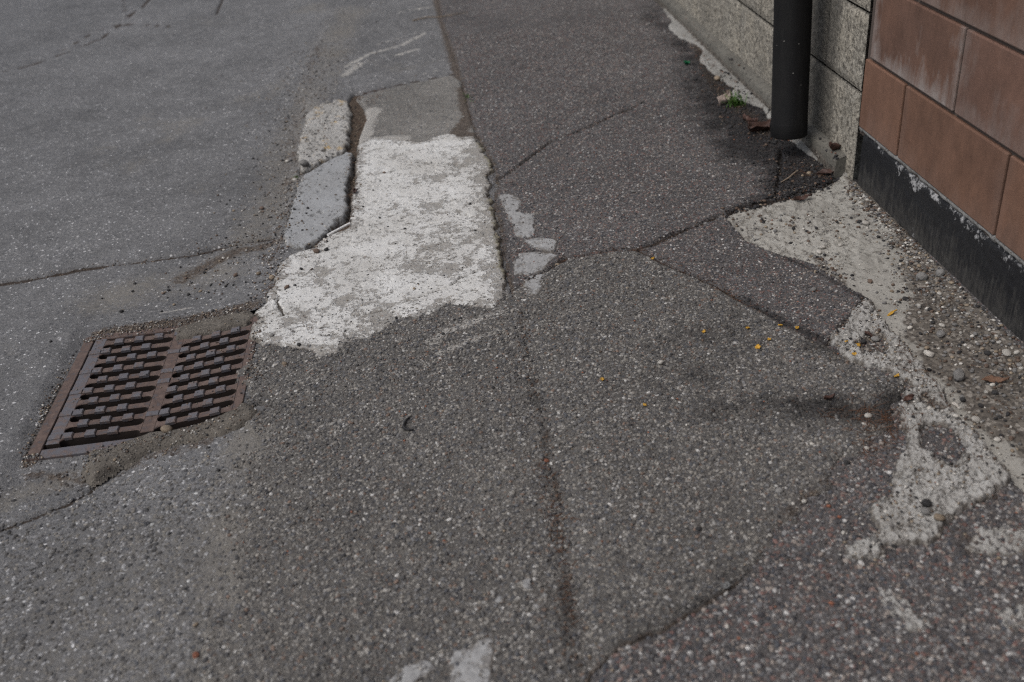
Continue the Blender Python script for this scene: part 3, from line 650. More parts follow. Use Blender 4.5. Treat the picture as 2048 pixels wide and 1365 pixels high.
def crumb_relief(x, y):
    a = fbm(x, y, 42, 4, 101, 0.62); b = fbm(x, y, 110, 3, 102)
    return 0.012 * np.abs(a) + 0.006 * a + 0.0085 * b
for pl, hl, lb, sd_, th in (
    (CRUMB, [CRUMB_HOLE], 'long ridge of crumbling pale concrete separating walkway and wall strip', 103, 0.012),
    (CRUMBB, [], 'broken concrete remnant at the right edge below the wall strip', 104, 0.003),
    (CRUMBC, [], 'lone crumbled concrete remnant in the lower right reddish walkway', 105, 0.002),
    (CRUMBD, [], 'half buried concrete remnant at the lower right picture edge', 106, 0.002)):
    o = put('crumbled_concrete', layer('crumbled_concrete', pl, 0.0026, th, 0.012, M_CRUMB, 0.010 if sd_ == 103 else 0.020, 40 if sd_ == 103 else 26, sd_, holes=hl,
        relief=lambda x, y: crumb_relief(x, y) - 0.012 * sst(np.maximum(sdf(x, y, CRUMB_POCKET), sdf(x, y, CRUMB_POCKETB)) / 0.02),
        attrs=dict(dirt=lambda x, y, s: np.maximum(0.75 * sst((np.maximum(sdf(x, y, CRUMB_POCKET), sdf(x, y, CRUMB_POCKETB)) + 0.01) / 0.03), np.maximum(0.58 * np.exp(-(np.maximum(s, 0) / 0.012) ** 2), 0.48 * sst((fbm(x, y, 15, 4, 107, 0.6) + 0.02) / 0.4))))), M_CRUMB)
    tag(o, lb, 'broken concrete')

# kerb stones
def kerb_z(x, y): return base(x, y) * 0.0 - 0.040
ka = put('kerb_stone', layer('kerb_stone', KERBA, 0.0030, 0.055, 0.018, M_KERBA, 0.016, 18, 111, z0=kerb_z, grow=0.010, drop=0.03,
    relief=lambda x, y: 0.007 * fbm(x, y, 20, 5, 112, 0.66) - 0.014 * sst((fbm(x, y, 26, 4, 113) - 0.25) / 0.25),
    attrs=dict(dirt=lambda x, y, s: np.maximum(0.62 * np.exp(-(np.maximum(s, 0) / 0.016) ** 2), 0.45 * sst((fbm(x, y, 12, 4, 114) - 0.05) / 0.4)))), M_KERBA)
tag(ka, 'pitted old kerb stone with yellow lichen at the far end', 'kerb stone', 'kerb stones by the road')
kb = put('kerb_stone', layer('kerb_stone', KERBB, 0.0030, 0.056, 0.014, M_KERBB, 0.010, 20, 121, z0=kerb_z, grow=0.010, drop=0.03,
    relief=lambda x, y: 0.0060 * fbm(x, y, 9, 4, 122, 0.62) - 0.008 * sst((fbm(x, y, 22, 4, 123, 0.6) - 0.34) / 0.15),
    attrs=dict(dirt=lambda x, y, s: np.maximum(0.62 * np.exp(-(np.maximum(s, 0) / 0.014) ** 2), 0.42 * sst((fbm(x, y, 10, 4, 124) - 0.1) / 0.4)), wear=lambda x, y, s: 0.5 * np.exp(-(np.maximum(s, 0) / 0.03) ** 2))), M_KERBB)
tag(kb, 'smooth blue-grey kerb stone nearest the gully grate', 'kerb stone', 'kerb stones by the road')

ch = put('soil', layer('soil', CHANNEL, 0.005, 0.004, 0.012, M_SOIL, 0.006, 30, 131, relief=lambda x, y: 0.004 * fbm(x, y, 40, 3, 132), z0=lambda x, y: base(x, y) * 0 - 0.012), M_SOIL)
tag(ch, 'dark brown soil in the gap between kerb stones and white cement', 'soil', kind='stuff')

sf = put('silt', layer('silt', SILT_FRONT, 0.005, 0.016, 0.035, M_SILT, 0.008, 25, 141, relief=lambda x, y: 0.003 * fbm(x, y, 40, 3, 142), z0=lambda x, y: np.maximum(base(x, y) - 0.001, -0.036)), M_SILT)
tag(sf, 'sandy silt washed up along the near side of the gully grate', 'silt', kind='stuff')
sb = put('silt', layer('silt', SILT_BACK, 0.004, 0.006, 0.012, M_SILT, 0.006, 30, 143, z0=lambda x, y: -0.022 + 0.10 * np.clip(x + 0.73, 0, 1) - 0.001, drop=0.03), M_SILT)
tag(sb, 'sandy silt clogging the far right slot of the gully grate', 'silt', kind='stuff')


# ------------------------------------------------------------------ gully grate
def iron_mat(name, polished):
    n = NT(name); n.obj()
    oi = n.t.nodes.new('ShaderNodeObjectInfo'); ov = n.vm('ADD', n.p, n.vm('SCALE', oi.outputs['Location'], 4.3))
    a = n.noise(55, 4, 0.7, ov); b = n.noise(300, 3, 0.65, ov)
    rust = n.ramp(a, [(0.3, (0.036, 0.024, 0.020)), (0.5, (0.086, 0.056, 0.045)), (0.72, (0.130, 0.092, 0.075))])
    steel = n.mix(b, (0.088, 0.085, 0.094), (0.128, 0.122, 0.130))
    f = n.mr(a, 0.46, 0.62, 0.95, 0.05) if polished else n.mr(a, 0.32, 0.45, 0.6, 0)
    col = n.mix(f, rust, steel)
    n.bump(n.m('ADD', n.m('MULTIPLY', a, 0.0012), n.m('MULTIPLY', b, 0.0004)))
    rough = n.mr(b, 0.2, 0.8, 0.42, 0.65) if polished else 0.8
    return n.done(col, rough, n.m('MULTIPLY', f, 0.25), 0.5)
M_IRON = iron_mat('rusty cast iron', False)
M_STUD = iron_mat('foot-worn cast iron', True)
n = NT('gully shaft'); M_SHAFT = n.done(n.mix(n.noise(30, 5, 0.7), (0.03, 0.024, 0.02), (0.085, 0.07, 0.055)), 0.9)

def prism(name, outline, z0, z1, ch=0.0015):
    """closed outline extruded z0..z1 with a small chamfer on the top edge"""
    bm = bmesh.new()
    cx = sum(p[0] for p in outline) / len(outline); cy = sum(p[1] for p in outline) / len(outline)
    def ring(z, inset):
        N = len(outline); r = []
        for i in range(N):
            ax, ay = outline[i - 1]; bx, by = outline[i]; cx2, cy2 = outline[(i + 1) % N]
            d1 = Vector((bx - ax, by - ay)).normalized() if (bx - ax, by - ay) != (0, 0) else Vector((1, 0))
            d2 = Vector((cx2 - bx, cy2 - by)).normalized() if (cx2 - bx, cy2 - by) != (0, 0) else d1
            nn = Vector((-d1.y - d2.y, d1.x + d2.x))
            L = nn.length
            nn = nn / L if L > 1e-6 else Vector((-d1.y, d1.x))
            r.append(bm.verts.new((bx + nn.x * inset, by + nn.y * inset, z)))
        return r
    r0 = ring(z0, 0); r1 = ring(z1 - ch, 0); r2 = ring(z1, ch)
    N = len(outline)
    for a, b in ((r0, r1), (r1, r2)):
        for i in range(N):
            bm.faces.new((a[i], a[(i + 1) % N], b[(i + 1) % N], b[i]))
    bm.faces.new(r2); bm.faces.new(r0[::-1])
    bmesh.ops.recalc_face_normals(bm, faces=bm.faces)
    me = bpy.data.meshes.new(name); bm.to_mesh(me); bm.free()
    return me

GZ = -0.020
NB = 10
PITCH = 0.445 / NB
SLOT = 0.0265
LH = 0.175                  # clear slot length in each half
RAIL = 0.030
def bar_mesh(L, p, w, z0, z1, ch=0.0018, k=7):
    """bar between two slots with round ends: strips across the bar, chamfered top edges"""
    rr = w / 2; st = []
    for i in range(k + 1):
        a = math.pi / 2 * i / k; st.append((rr - rr * math.cos(a), p / 2 - rr * math.sin(a)))
    st = st + [(L - x, h) for x, h in reversed(st)]
    V = []; F = []
    for x, h in st:
        c = min(ch, h * 0.4)
        V += [(x, -h, z0), (x, -h, z1 - c), (x, -h + c, z1), (x, h - c, z1), (x, h, z1 - c), (x, h, z0)]
    for i in range(len(st) - 1):
        for q in range(6):
            F.append((i * 6 + q, (i + 1) * 6 + q, (i + 1) * 6 + (q + 1) % 6, i * 6 + (q + 1) % 6))
    return raw_mesh('bar', V, F, False)
grate = empty('drain_grate', (-0.935, 1.845, GZ))
tag(grate, 'rusty cast iron gully grate with two columns of long slots beside the cement patch', 'drain grate')
n = NT('grimy iron side'); n.obj(); M_GRIME_SHADE = n.done(n.mix(n.noise(70, 4, 0.7), (0.008, 0.0062, 0.0052), (0.032, 0.021, 0.016)), 0.9)  # dark rust and grime, darkened further to paint in the shade inside the slots
def grime_shaded(me, top):
    me.materials.append(top); me.materials.append(M_GRIME_SHADE)
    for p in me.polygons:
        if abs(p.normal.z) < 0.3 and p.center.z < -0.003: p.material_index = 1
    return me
bar_me = grime_shaded(bar_mesh(LH, PITCH, SLOT, -0.040, 0.0), M_IRON)
hw = (PITCH - SLOT) / 2
rect = lambda x0, y0, x1, y1: [(x0, y0), (x1, y0), (x1, y1), (x0, y1)]
sw = 0.0235
stud_me = prism('stud', rect(-sw / 2, -hw * 1.12, sw / 2, hw * 1.02), -0.004, 0.0050, 0.0024); stud_me.materials.append(M_STUD)
wide_me = prism('stud', rect(-RAIL * 0.48, -hw * 0.9, RAIL * 0.48, hw * 0.9), -0.002, 0.0030, 0.0014); wide_me.materials.append(M_STUD)
RT = math.radians(6.2)
rails = {}
for nm, x, tilt in (('l', 0.0, 0), ('c', RAIL + LH, 0), ('r', 2 * (RAIL + LH), 1)):
    me = prism('rail', rect(0, 0, RAIL if nm != 'r' else 0.022, PITCH * NB), -0.040, 0.0); grime_shaded(me, M_IRON if nm != 'l' else M_STUD)
    xx = x; zz = 0.0
    if tilt:
        xx = RAIL * 2 + LH + math.cos(RT) * LH; zz = math.sin(RT) * LH
    rails[nm] = put('rail', me, None, grate, (xx, 0, zz), (0, -RT if tilt else 0, 0))
for k in range(NB):
    if k % 2 == 0:
        put('stud', wide_me, None, rails['l'], (RAIL / 2, PITCH * (k + 0.5), 0))
    if k in (1, 4, 5, 7, 9):
        put('stud', wide_me, None, rails['c'], (RAIL / 2, PITCH * (k + 0.5), 0))
for half in (0, 1):
    for k in range(NB):
        x = RAIL if half == 0 else 2 * RAIL + LH
        b = put('bar', bar_me, None, grate, (x, PITCH * (k + 0.5), 0), (0, -RT if half else 0, 0))
        off = 0.013 if (k + half) % 2 == 0 else 0.036
        for j in range(4):
            sx = off + j * 0.050
            if sx < LH - 0.012:
                put('stud', stud_me, None, b, (sx, random.uniform(-0.0006, 0.0006), random.uniform(-0.0008, 0.0004)), (0, 0, random.uniform(-0.03, 0.03)))
# seat frame and shaft below it
frame = empty('grate_frame', (-0.935, 1.845, GZ))
tag(frame, 'rusty seat frame showing along the left and near left edge of the grate', 'frame')
fm = prism('frame_bar', rect(-0.034, -0.040, -0.007, 0.475), -0.05, -0.005, 0.002); put('frame_bar', fm, M_IRON, frame)
fm = prism('frame_bar', rect(-0.0065, -0.040, 0.43, -0.010), -0.05, -0.0055, 0.002); put('frame_bar', fm, M_STUD, frame, (0, 0, 0))
fm = prism('frame_bar', rect(-0.0065, 0.452, 0.43, 0.480), -0.05, -0.004, 0.002); put('frame_bar', fm, M_IRON, frame)
fm = prism('frame_bar', rect(0.4315, -0.044, 0.455, 0.478), -0.05, 0.006, 0.002); put('frame_bar', fm, M_IRON, frame)
def tube_box(name, x0, y0, x1, y1, z0, z1):
    V = [(x0, y0, z1), (x1, y0, z1), (x1, y1, z1), (x0, y1, z1), (x0, y0, z0), (x1, y0, z0), (x1, y1, z0), (x0, y1, z0)]
    return raw_mesh(name, V, [(0, 1, 5, 4), (1, 2, 6, 5), (2, 3, 7, 6), (3, 0, 4, 7), (4, 5, 6, 7)], False)
shaft = put('gully_shaft', tube_box('gully_shaft', -0.962, 1.815, -0.505, 2.318, -0.6, -0.052), M_SHAFT)
tag(shaft, 'dark gully shaft seen through the slots of the grate', 'drain shaft')
# ------------------------------------------------------------------ brown block wall with black base
def brick_mat():
    n = NT('brown wall block')
    o = n.obj(); xyz = n.sepv(o)
    oi = n.t.nodes.new('ShaderNodeObjectInfo'); rnd = oi.outputs['Random']
    ov = n.vm('ADD', o, n.vm('SCALE', oi.outputs['Location'], 3.7))
    a = n.noise(6, 5, 0.6, ov); b = n.noise(420, 3, 0.6, ov); c = n.noise(60, 4, 0.6, ov)
    warm = n.mix(n.mr(a, 0.3, 0.7), (0.165, 0.090, 0.060), (0.132, 0.074, 0.052))
    dull = n.mix(n.mr(a, 0.3, 0.7), (0.140, 0.080, 0.060), (0.112, 0.068, 0.054))
    col = n.mix(n.attr('dull', 'OBJECT'), warm, dull)
    col = n.mix(1.0, col, n.m('ADD', n.mr(rnd, 0, 1, 0.90, 1.08), n.mr(n.noise(15, 4, 0.7, n.scale_vec(ov, (1, 1, 0.6))), 0.25, 0.75, -0.26, 0.26)), 'MULTIPLY')
    col = n.mix(1.0, col, n.ramp(b, [(0.25, (0.86,) * 3), (0.75, (1.14,) * 3)]), 'MULTIPLY')
    sp = n.voro(140, ov); sr = n.sep(sp.outputs['Color'])
    spf = n.m('MULTIPLY', n.mr(sp.outputs['Distance'], 0.05, 0.16, 1, 0), n.m('LESS_THAN', sr[0], 0.07))
    col = n.mix(n.m('MULTIPLY', spf, 0.8), col, n.mix(n.m('LESS_THAN', sr[1], 0.5), (0.05, 0.035, 0.03), (0.45, 0.36, 0.30)))
    # lime bloom towards the joints, in drips
    q = n.scale_vec(ov, (1, 1, 0.30)); st = n.noise(26, 5, 0.68, q); s2 = n.noise(9, 4, 0.6, ov)
    ez = n.mr(xyz[2], -0.095, 0.02, 1, 0); ey = n.mr(n.m('ABSOLUTE', xyz[1]), 0.16, 0.245, 0, 1)
    e = n.m('MAXIMUM', n.m('MULTIPLY', ez, 0.85), n.m('MULTIPLY', ey, 0.8))
    e = n.m('MULTIPLY', n.mr(n.m('ADD', n.m('ADD', n.m('MULTIPLY', st, 0.6), n.m('MULTIPLY', s2, 0.5)), n.m('MULTIPLY', e, 0.34)), 0.66, 0.90), n.attr('bloom', 'OBJECT'))
    e = n.m('MULTIPLY', e, n.mr(b, 0.2, 0.6, 0.5, 1))
    col = n.mix(n.m('MULTIPLY', e, 0.7), col, (0.27, 0.24, 0.225))
    n.bump(n.m('ADD', n.m('MULTIPLY', b, 0.0005), n.m('MULTIPLY', c, 0.0008)))
    return n.done(col, 0.85, spec=0.25)
M_BRICK = brick_mat()
n = NT('wall joint mortar')
M_JOINT = n.done(n.mix(n.noise(120, 4, 0.7), (0.05, 0.038, 0.033), (0.10, 0.08, 0.068)), 0.92)

WX = 1.200
bw = empty('block_wall', (WX, 2.63, 0))
tag(bw, 'brown smooth block wall with a black painted base on the right', 'wall')
def box_me(name, x0, y0, z0, x1, y1, z1, bev=0.0, seg=2):
    bm = bmesh.new(); bmesh.ops.create_cube(bm, size=1)
    for v in bm.verts:
        v.co = Vector((x0 if v.co.x < 0 else x1, y0 if v.co.y < 0 else y1, z0 if v.co.z < 0 else z1))
    if bev: bmesh.ops.bevel(bm, geom=bm.edges[:], offset=bev, segments=seg, profile=0.5, affect='EDGES')
    me = bpy.data.meshes.new(name); bm.to_mesh(me); bm.free()
    for p in me.polygons: p.use_smooth = False
    return me
PH = 0.2035; BH = 0.1935; BL = 0.498; J0 = 0.166
put('mortar', box_me('mortar', 0.009, -5.2, 0.15, 0.26, 0.0125, 2.45), M_JOINT, bw)
cache = {}
for r in range(11):
    y_end = 2.638 if r % 2 == 0 else 2.613
    y = 2.388 if r % 2 == 0 else 2.388 - BL / 2
    spans = [(y, y_end)]
    while y > -2.4:
        spans.append((y - BL, y)); y -= BL
    for i, (a, b) in enumerate(spans):
        L = round(b - a - 0.009, 3)
        if L not in cache:
            cache[L] = box_me('block', -0.12, -L / 2, -BH / 2, 0.0, L / 2, BH / 2, 0.0035, 2)
            for v in cache[L].vertices: v.co.x += 0.12
            cache[L].materials.append(M_BRICK)
        jx = random.uniform(-0.0015, 0.0015)
        o = put('block', cache[L], None, bw, (jx, (a + b) / 2 - 2.63, J0 + 0.009 + r * PH + BH / 2))
        o['dull'] = 0.0 if r == 0 else random.uniform(0.4, 1.0)
        o['bloom'] = 0.12 if r == 0 else (1.35 if (r == 1 and i == 0) else random.uniform(0.15, 0.6))

def band_mat():
    n = NT('black painted base')
    a = n.noise(45, 6, 0.7); b = n.noise(260, 4, 0.7); z = n.sepv(n.p)[2]
    st = n.noise(90, 5, 0.7, n.scale_vec(n.p, (1, 1, 0.22)))
    col = n.mix(n.mr(b, 0.3, 0.7), (0.0065, 0.0068, 0.0085), (0.014, 0.0145, 0.0165))
    g = n.m('ADD', n.m('MULTIPLY', st, 0.75), n.mr(z, 0.0, 0.13, 0.26, 0.0))
    col = n.mix(n.m('MULTIPLY', n.mr(g, 0.46, 0.68), 0.75), col, (0.062, 0.059, 0.054))      # dust washed on
    w = n.m('ADD', n.m('MULTIPLY', n.noise(17, 6, 0.72), 0.6), n.m('MULTIPLY', n.noise(75, 5, 0.7), 0.4))
    top = n.mr(z, 0.110, 0.163, 0.0, 0.20)
    top = n.m('MULTIPLY', top, n.mr(n.noise(3.3, 3, 0.6), 0.35, 0.65, 0.45, 1.12))
    wf = n.mr(n.m('ADD', w, top), 0.635, 0.70)
    col = n.mix(wf, col, n.mix(b, (0.24, 0.24, 0.245), (0.42, 0.42, 0.42)))                  # flaked to the lime beneath
    n.bump(n.m('ADD', n.m('MULTIPLY', a, 0.003), n.m('MULTIPLY', b, 0.0008)))
    return n.done(col, n.mix(wf, (0.6,) * 3, (0.9,) * 3), spec=0.35)
M_BAND = band_mat()
Ys = np.arange(-2.4, 2.612, 0.006); Zs = np.linspace(-0.06, 0.1675, 34)
YY, ZZ = np.meshgrid(Ys, Zs); yv = YY.ravel(); zv = ZZ.ravel()
top = sst((zv - 0.150) / 0.017)
xv = 0.002 + 0.0022 * fbm(yv, zv, 20, 4, 201) + 0.009 * top + 0.002 * fbm(yv, zv, 60, 3, 202) + 0.002
zz = zv + top * 0.004 * fbm(yv, zv * 0, 25, 3, 203)
idx = np.arange(yv.size).reshape(YY.shape)
Fq = np.stack([idx[:-1, :-1], idx[1:, :-1], idx[1:, 1:], idx[:-1, 1:]], -1).reshape(-1, 4)
put('black_base', raw_mesh('black_base', np.stack([xv, yv - 2.63, zz], 1), Fq), M_BAND, bw)
# the ragged lime mortar bed between base and first course
nb = 420; yb = np.linspace(-2.4, 2.635, nb)
prof = [(0.014, 0.160), (0.0045, 0.162), (0.0015, 0.168), (0.003, 0.174), (0.014, 0.177)]
V = []
for i in range(nb):
    for (px_, pz_) in prof:
        q = float(perlin(np.array([yb[i] * 60.0]), np.array([pz_ * 300]), 5)[0]); q2 = float(perlin(np.array([yb[i] * 25.0]), np.array([3.3]), 6)[0])
        V.append((px_ + 0.004 * q, yb[i] - 2.63, pz_ + (0.006 * q2 + 0.003 * q if pz_ < 0.170 else 0)))
k = len(prof)
F = [(i * k + j, i * k + j + 1, (i + 1) * k + j + 1, (i + 1) * k + j) for i in range(nb - 1) for j in range(k - 1)]
M_LIME = cement_mat('lime bed', (0.24, 0.24, 0.235), (0.16, 0.157, 0.15), (0.07, 0.067, 0.063), 0.9, 0.7, 0.001)
put('mortar_bed', raw_mesh('mortar_bed', V, F), M_LIME, bw)

# ------------------------------------------------------------------ grey rough stone wall
def grey_mat():
    n = NT('grey rough block')
    a = n.noise(9, 4, 0.65); b = n.noise(70, 3, 0.75); c = n.noise(380, 2, 0.65); p = n.sepv(n.p)
    col = n.mix(n.mr(a, 0.3, 0.7), (0.34, 0.312, 0.258), (0.27, 0.255, 0.222))
    v = n.voro(120); g = n.sep(v.outputs['Color'])[0]
    col = n.mix(0.5, col, n.mix(1.0, col, n.ramp(g, [(0, (0.45,) * 3), (0.25, (0.85,) * 3), (0.7, (1.1,) * 3), (0.92, (1.5,) * 3)], 'CONSTANT'), 'MULTIPLY'))
    col = n.mix(n.m('MULTIPLY', n.mr(b, 0.50, 0.60), 0.8), col, (0.062, 0.055, 0.046))
    col = n.mix(n.m('MULTIPLY', n.mr(n.noise(33, 5, 0.7), 0.58, 0.7), 0.4), col, (0.30, 0.29, 0.265))
    # damp streak behind and beside the downpipe, lichen dark
    y = n.m('ADD', p[1], n.m('MULTIPLY', n.m('SUBTRACT', n.noise(9, 4, 0.6, n.scale_vec(n.p, (1, 1, 0.35))), 0.5), 0.07))
    st = n.m('MULTIPLY', n.mr(y, 2.80, 2.835, 0, 1), n.mr(y, 3.0, 3.25, 1, 0))
    st = n.m('MAXIMUM', st, n.m('MULTIPLY', n.mr(n.noise(3.1, 5, 0.65), 0.5, 0.7), 0.45))
    col = n.mix(n.m('MULTIPLY', st, 0.66), col, n.mix(b, (0.025, 0.024, 0.023), (0.075, 0.072, 0.066)))
    n.bump(n.m('ADD', n.m('MULTIPLY', b, 0.0038), n.m('ADD', n.m('MULTIPLY', c, 0.0014), n.m('MULTIPLY', n.mr(v.outputs['Distance'], 0, 0.6, 1, 0), 0.001))))
    return n.done(col, 0.92, spec=0.2)
M_GREY = grey_mat()
n = NT('grey wall joint'); M_GJ = n.done(n.mix(n.noise(90, 4, 0.7), (0.06, 0.055, 0.048), (0.15, 0.14, 0.12)), 0.95)
gw = empty('stone_wall', (WX, 2.645, 0))
tag(gw, 'grey rough-faced stone block wall behind the downpipe', 'wall')
put('mortar', box_me('mortar', 0.010, 0.012, -0.1, 0.25, 6.9, 2.35), M_GJ, gw)
def rough_block(L, H, seed, D=0.12, step=0.006):
    ny = max(int(L / step), 6); nz = max(int(H / step), 6)
    y = np.linspace(-L / 2, L / 2, ny + 1); z = np.linspace(-H / 2, H / 2, nz + 1)
    YY, ZZ = np.meshgrid(y, z); yv = YY.ravel(); zv = ZZ.ravel()
    ed = np.minimum(L / 2 - np.abs(yv), H / 2 - np.abs(zv))
    rough = sst((ed - 0.006) / 0.016)
    x = -rough * (0.003 + 0.0042 * fbm(yv + seed, zv, 17, 5, seed, 0.62)) + 0.004 * (1 - sst(ed / 0.006)) + 0.0006 * fbm(yv, zv + seed, 80, 2, seed)
    V = [np.stack([x, yv, zv], 1)]
    idx = np.arange(yv.size).reshape(YY.shape)
    F = [np.stack([idx[:-1, :-1], idx[1:, :-1], idx[1:, 1:], idx[:-1, 1:]], -1).reshape(-1, 4)]
    rim = np.concatenate([idx[0, :], idx[1:, -1], idx[-1, -2::-1], idx[-2:0:-1, 0]])
    b0 = yv.size
    V.append(np.stack([np.full(rim.size, D), yv[rim], zv[rim]], 1))
    i = np.arange(rim.size); j = (i + 1) % rim.size
    F.append(np.stack([rim[i], rim[j], b0 + j, b0 + i], -1)[:, ::-1])
    return raw_mesh('block', np.concatenate(V), np.concatenate(F))
courses = [(-0.03, 0.267), (0.272, 0.487), (0.492, 0.707), (0.712, 0.927), (0.932, 1.147), (1.152, 1.367), (1.372, 1.587), (1.592, 1.807), (1.812, 2.027), (2.032, 2.247)]
gc = {}
for r, (z0, z1) in enumerate(courses):
    y = 0.0; first = 0.50 if r % 2 == 0 else 0.27
    L = first; k = 0
    while y < 6.7:
        key = (round(L, 3), round(z1 - z0, 3), (r * 3 + k) % 3 if r < 3 and k < 4 else 0)
        if key not in gc:
            gc[key] = rough_block(L - 0.005, z1 - z0, 10 + len(gc), step=0.006 if r < 3 else 0.02); gc[key].materials.append(M_GREY)
        put('block', gc[key], None, gw, (random.uniform(-0.001, 0.001), y + L / 2, (z0 + z1) / 2))
        y += L; L = 0.62; k += 1
# plinth: low course standing proud of the wall face
yb = np.concatenate([np.arange(2.690, 5.2, 0.008), np.arange(5.2, 9.4, 0.1)])
prof = [(-0.037, -0.06), (-0.036, 0.0), (-0.035, 0.025), (-0.034, 0.048), (-0.030, 0.056), (-0.018, 0.061), (0.004, 0.066), (0.02, 0.066)]
PV = []
pa = np.array(prof); k = len(prof)
for i, yy in enumerate(yb):
    u = np.full(k, yy)
    nx = 0.0022 * fbm(u, pa[:, 1], 24, 4, 301); nz = 0.0022 * fbm(u, pa[:, 0] + 3, 18, 4, 302)
    PV.append(np.stack([pa[:, 0] + nx, u - 2.645, pa[:, 1] + nz], 1))
cap = len(yb) * k
F = [(i * k + j, i * k + j + 1, (i + 1) * k + j + 1, (i + 1) * k + j) for i in range(len(yb) - 1) for j in range(k - 1)]
M_PLINTH = cement_mat('plinth mortar', (0.145, 0.138, 0.12), (0.095, 0.09, 0.078), (0.05, 0.046, 0.04), 0.9, 0.9, 0.0016)
PVc = np.concatenate(PV)
me = raw_mesh('plinth', PVc, F)
a = me.attributes.new('dirt', 'FLOAT', 'POINT'); a.data.foreach_set('value', (0.62 * sst((0.050 - PVc[:, 2]) / 0.03)).astype(np.float32))
pl = put('plinth', me, M_PLINTH, gw)
bmx = bmesh.new(); vs = [bmx.verts.new(v) for v in PV[0]] + [bmx.verts.new((0.02, 2.690 - 2.645, -0.06))]
bmx.faces.new(vs); me = bpy.data.meshes.new('plinth_end'); bmx.to_mesh(me); bmx.free()
put('plinth_end', me, M_PLINTH, gw)
lm = layer('mortar_ledge', LEDGE, 0.0042, 0.009, 0.010, M_LEDGE, 0.011, 22, 311, relief=lambda x, y: 0.0025 * fbm(x, y, 14, 3, 312) + 0.06 * np.clip(x - 1.11, 0, 0.08),
    attrs=dict(dirt=lambda x, y, s: np.maximum(0.52 * sst((x - 1.13) / 0.04), 0.45 * np.exp(-(np.maximum(s, 0) / 0.006) ** 2)), stain=lambda x, y, s: 0.35 * np.exp(-((y - 2.95) / 0.25) ** 2)))
led = put('mortar_ledge', lm, M_LEDGE, gw, (-WX, -2.645, 0))

# ------------------------------------------------------------------ downpipe
n = NT('black downpipe'); n.obj()
v = n.voro(75); rg = n.sep(v.outputs['Color'])
sp = n.m('MULTIPLY', n.mr(n.m('SUBTRACT', v.outputs['Distance'], n.m('MULTIPLY', rg[1], 0.07)), 0.03, 0.08, 1, 0), n.m('LESS_THAN', rg[0], 0.09))
col = n.mix(n.mr(n.noise(14, 5, 0.65), 0.3, 0.7), (0.0055, 0.0055, 0.006), (0.0095, 0.0092, 0.0092))
col = n.mix(n.m('MULTIPLY', n.mr(n.noise(50, 5, 0.7, n.scale_vec(n.p, (1, 1, 0.12))), 0.52, 0.7), 0.4), col, (0.020, 0.0195, 0.019))
col = n.mix(n.m('MULTIPLY', sp, 0.75), col, (0.30, 0.29, 0.27))
n.bump(n.m('MULTIPLY', n.noise(160, 4, 0.6), 0.0003))
M_PIPE = n.done(col, n.mr(n.noise(30, 4, 0.6), 0.3, 0.7, 0.5, 0.68), spec=0.18)
def lathe(name, prof, N=48, smooth=True):
    k = len(prof); V = []; F = []
    for i in range(N):
        a = 2 * math.pi * i / N
        for r, z in prof: V.append((r * math.cos(a), r * math.sin(a), z))
    for i in range(N):
        j = (i + 1) % N
        for q in range(k - 1): F.append((i * k + q, j * k + q, j * k + q + 1, i * k + q + 1))
    return raw_mesh(name, V, F, smooth)
dp = empty('downpipe', (1.097, 2.905, 0.066), (math.radians(-5.0), 0, 0))
tag(dp, 'black rainwater downpipe ending just above the ground before the grey wall', 'downpipe')
put('pipe', lathe('pipe', [(0.0525, 0.001), (0.0525, 0.0), (0.0535, -0.002), (0.0552, -0.002), (0.0562, 0.0), (0.0565, 0.002), (0.0565, 0.042), (0.0560, 0.0435), (0.0556, 0.0445), (0.0556, 0.5), (0.0556, 1.2), (0.0556, 2.4), (0.054, 2.4)]), M_PIPE, dp)
put('pipe_lining', lathe('pipe_lining', [(0.0525, 0.001), (0.0525, 0.3), (0.0525, 2.4)]), M_PIPE, dp)

# ------------------------------------------------------------------ where things rest
bpy.context.view_layer.update()
DG = bpy.context.evaluated_depsgraph_get()
def ground_z(x, y, top=0.5):
    hit, loc, nor, *_ = SC.ray_cast(DG, Vector((x, y, top)), Vector((0, 0, -1)))
    return loc.z if hit else 0.0

# ------------------------------------------------------------------ pebbles
def plain(name, a, b, rough=0.8, scale=60, relief=0.0006):
    n = NT(name); n.obj()
    oi = n.t.nodes.new('ShaderNodeObjectInfo')
    ov = n.vm('ADD', n.p, n.vm('SCALE', oi.outputs['Location'], 5.0))
    f = n.noise(scale, 5, 0.65, ov)
    col = n.mix(n.mr(f, 0.3, 0.7), a, b)
    col = n.mix(1.0, col, n.mr(oi.outputs['Random'], 0, 1, 0.8, 1.2), 'MULTIPLY')
    n.bump(n.m('MULTIPLY', n.noise(scale * 5, 4, 0.6, ov), relief))
    return n.done(col, rough, spec=0.3)
M_ST = dict(w=plain('pale pebble', (0.44, 0.42, 0.385), (0.33, 0.31, 0.275)), g=plain('grey pebble', (0.19, 0.185, 0.175), (0.13, 0.125, 0.12)),
            d=plain('dark pebble', (0.020, 0.020, 0.021), (0.042, 0.040, 0.039)), b=plain('brown pebble', (0.105, 0.072, 0.056), (0.15, 0.11, 0.085)),
            t=plain('tan pebble', (0.24, 0.19, 0.135), (0.17, 0.135, 0.10)), r=plain('terracotta pebble', (0.24, 0.095, 0.055), (0.17, 0.07, 0.045)))
CNAME = dict(w='whitish', g='grey', d='black', b='brown', t='tan', r='terracotta red')
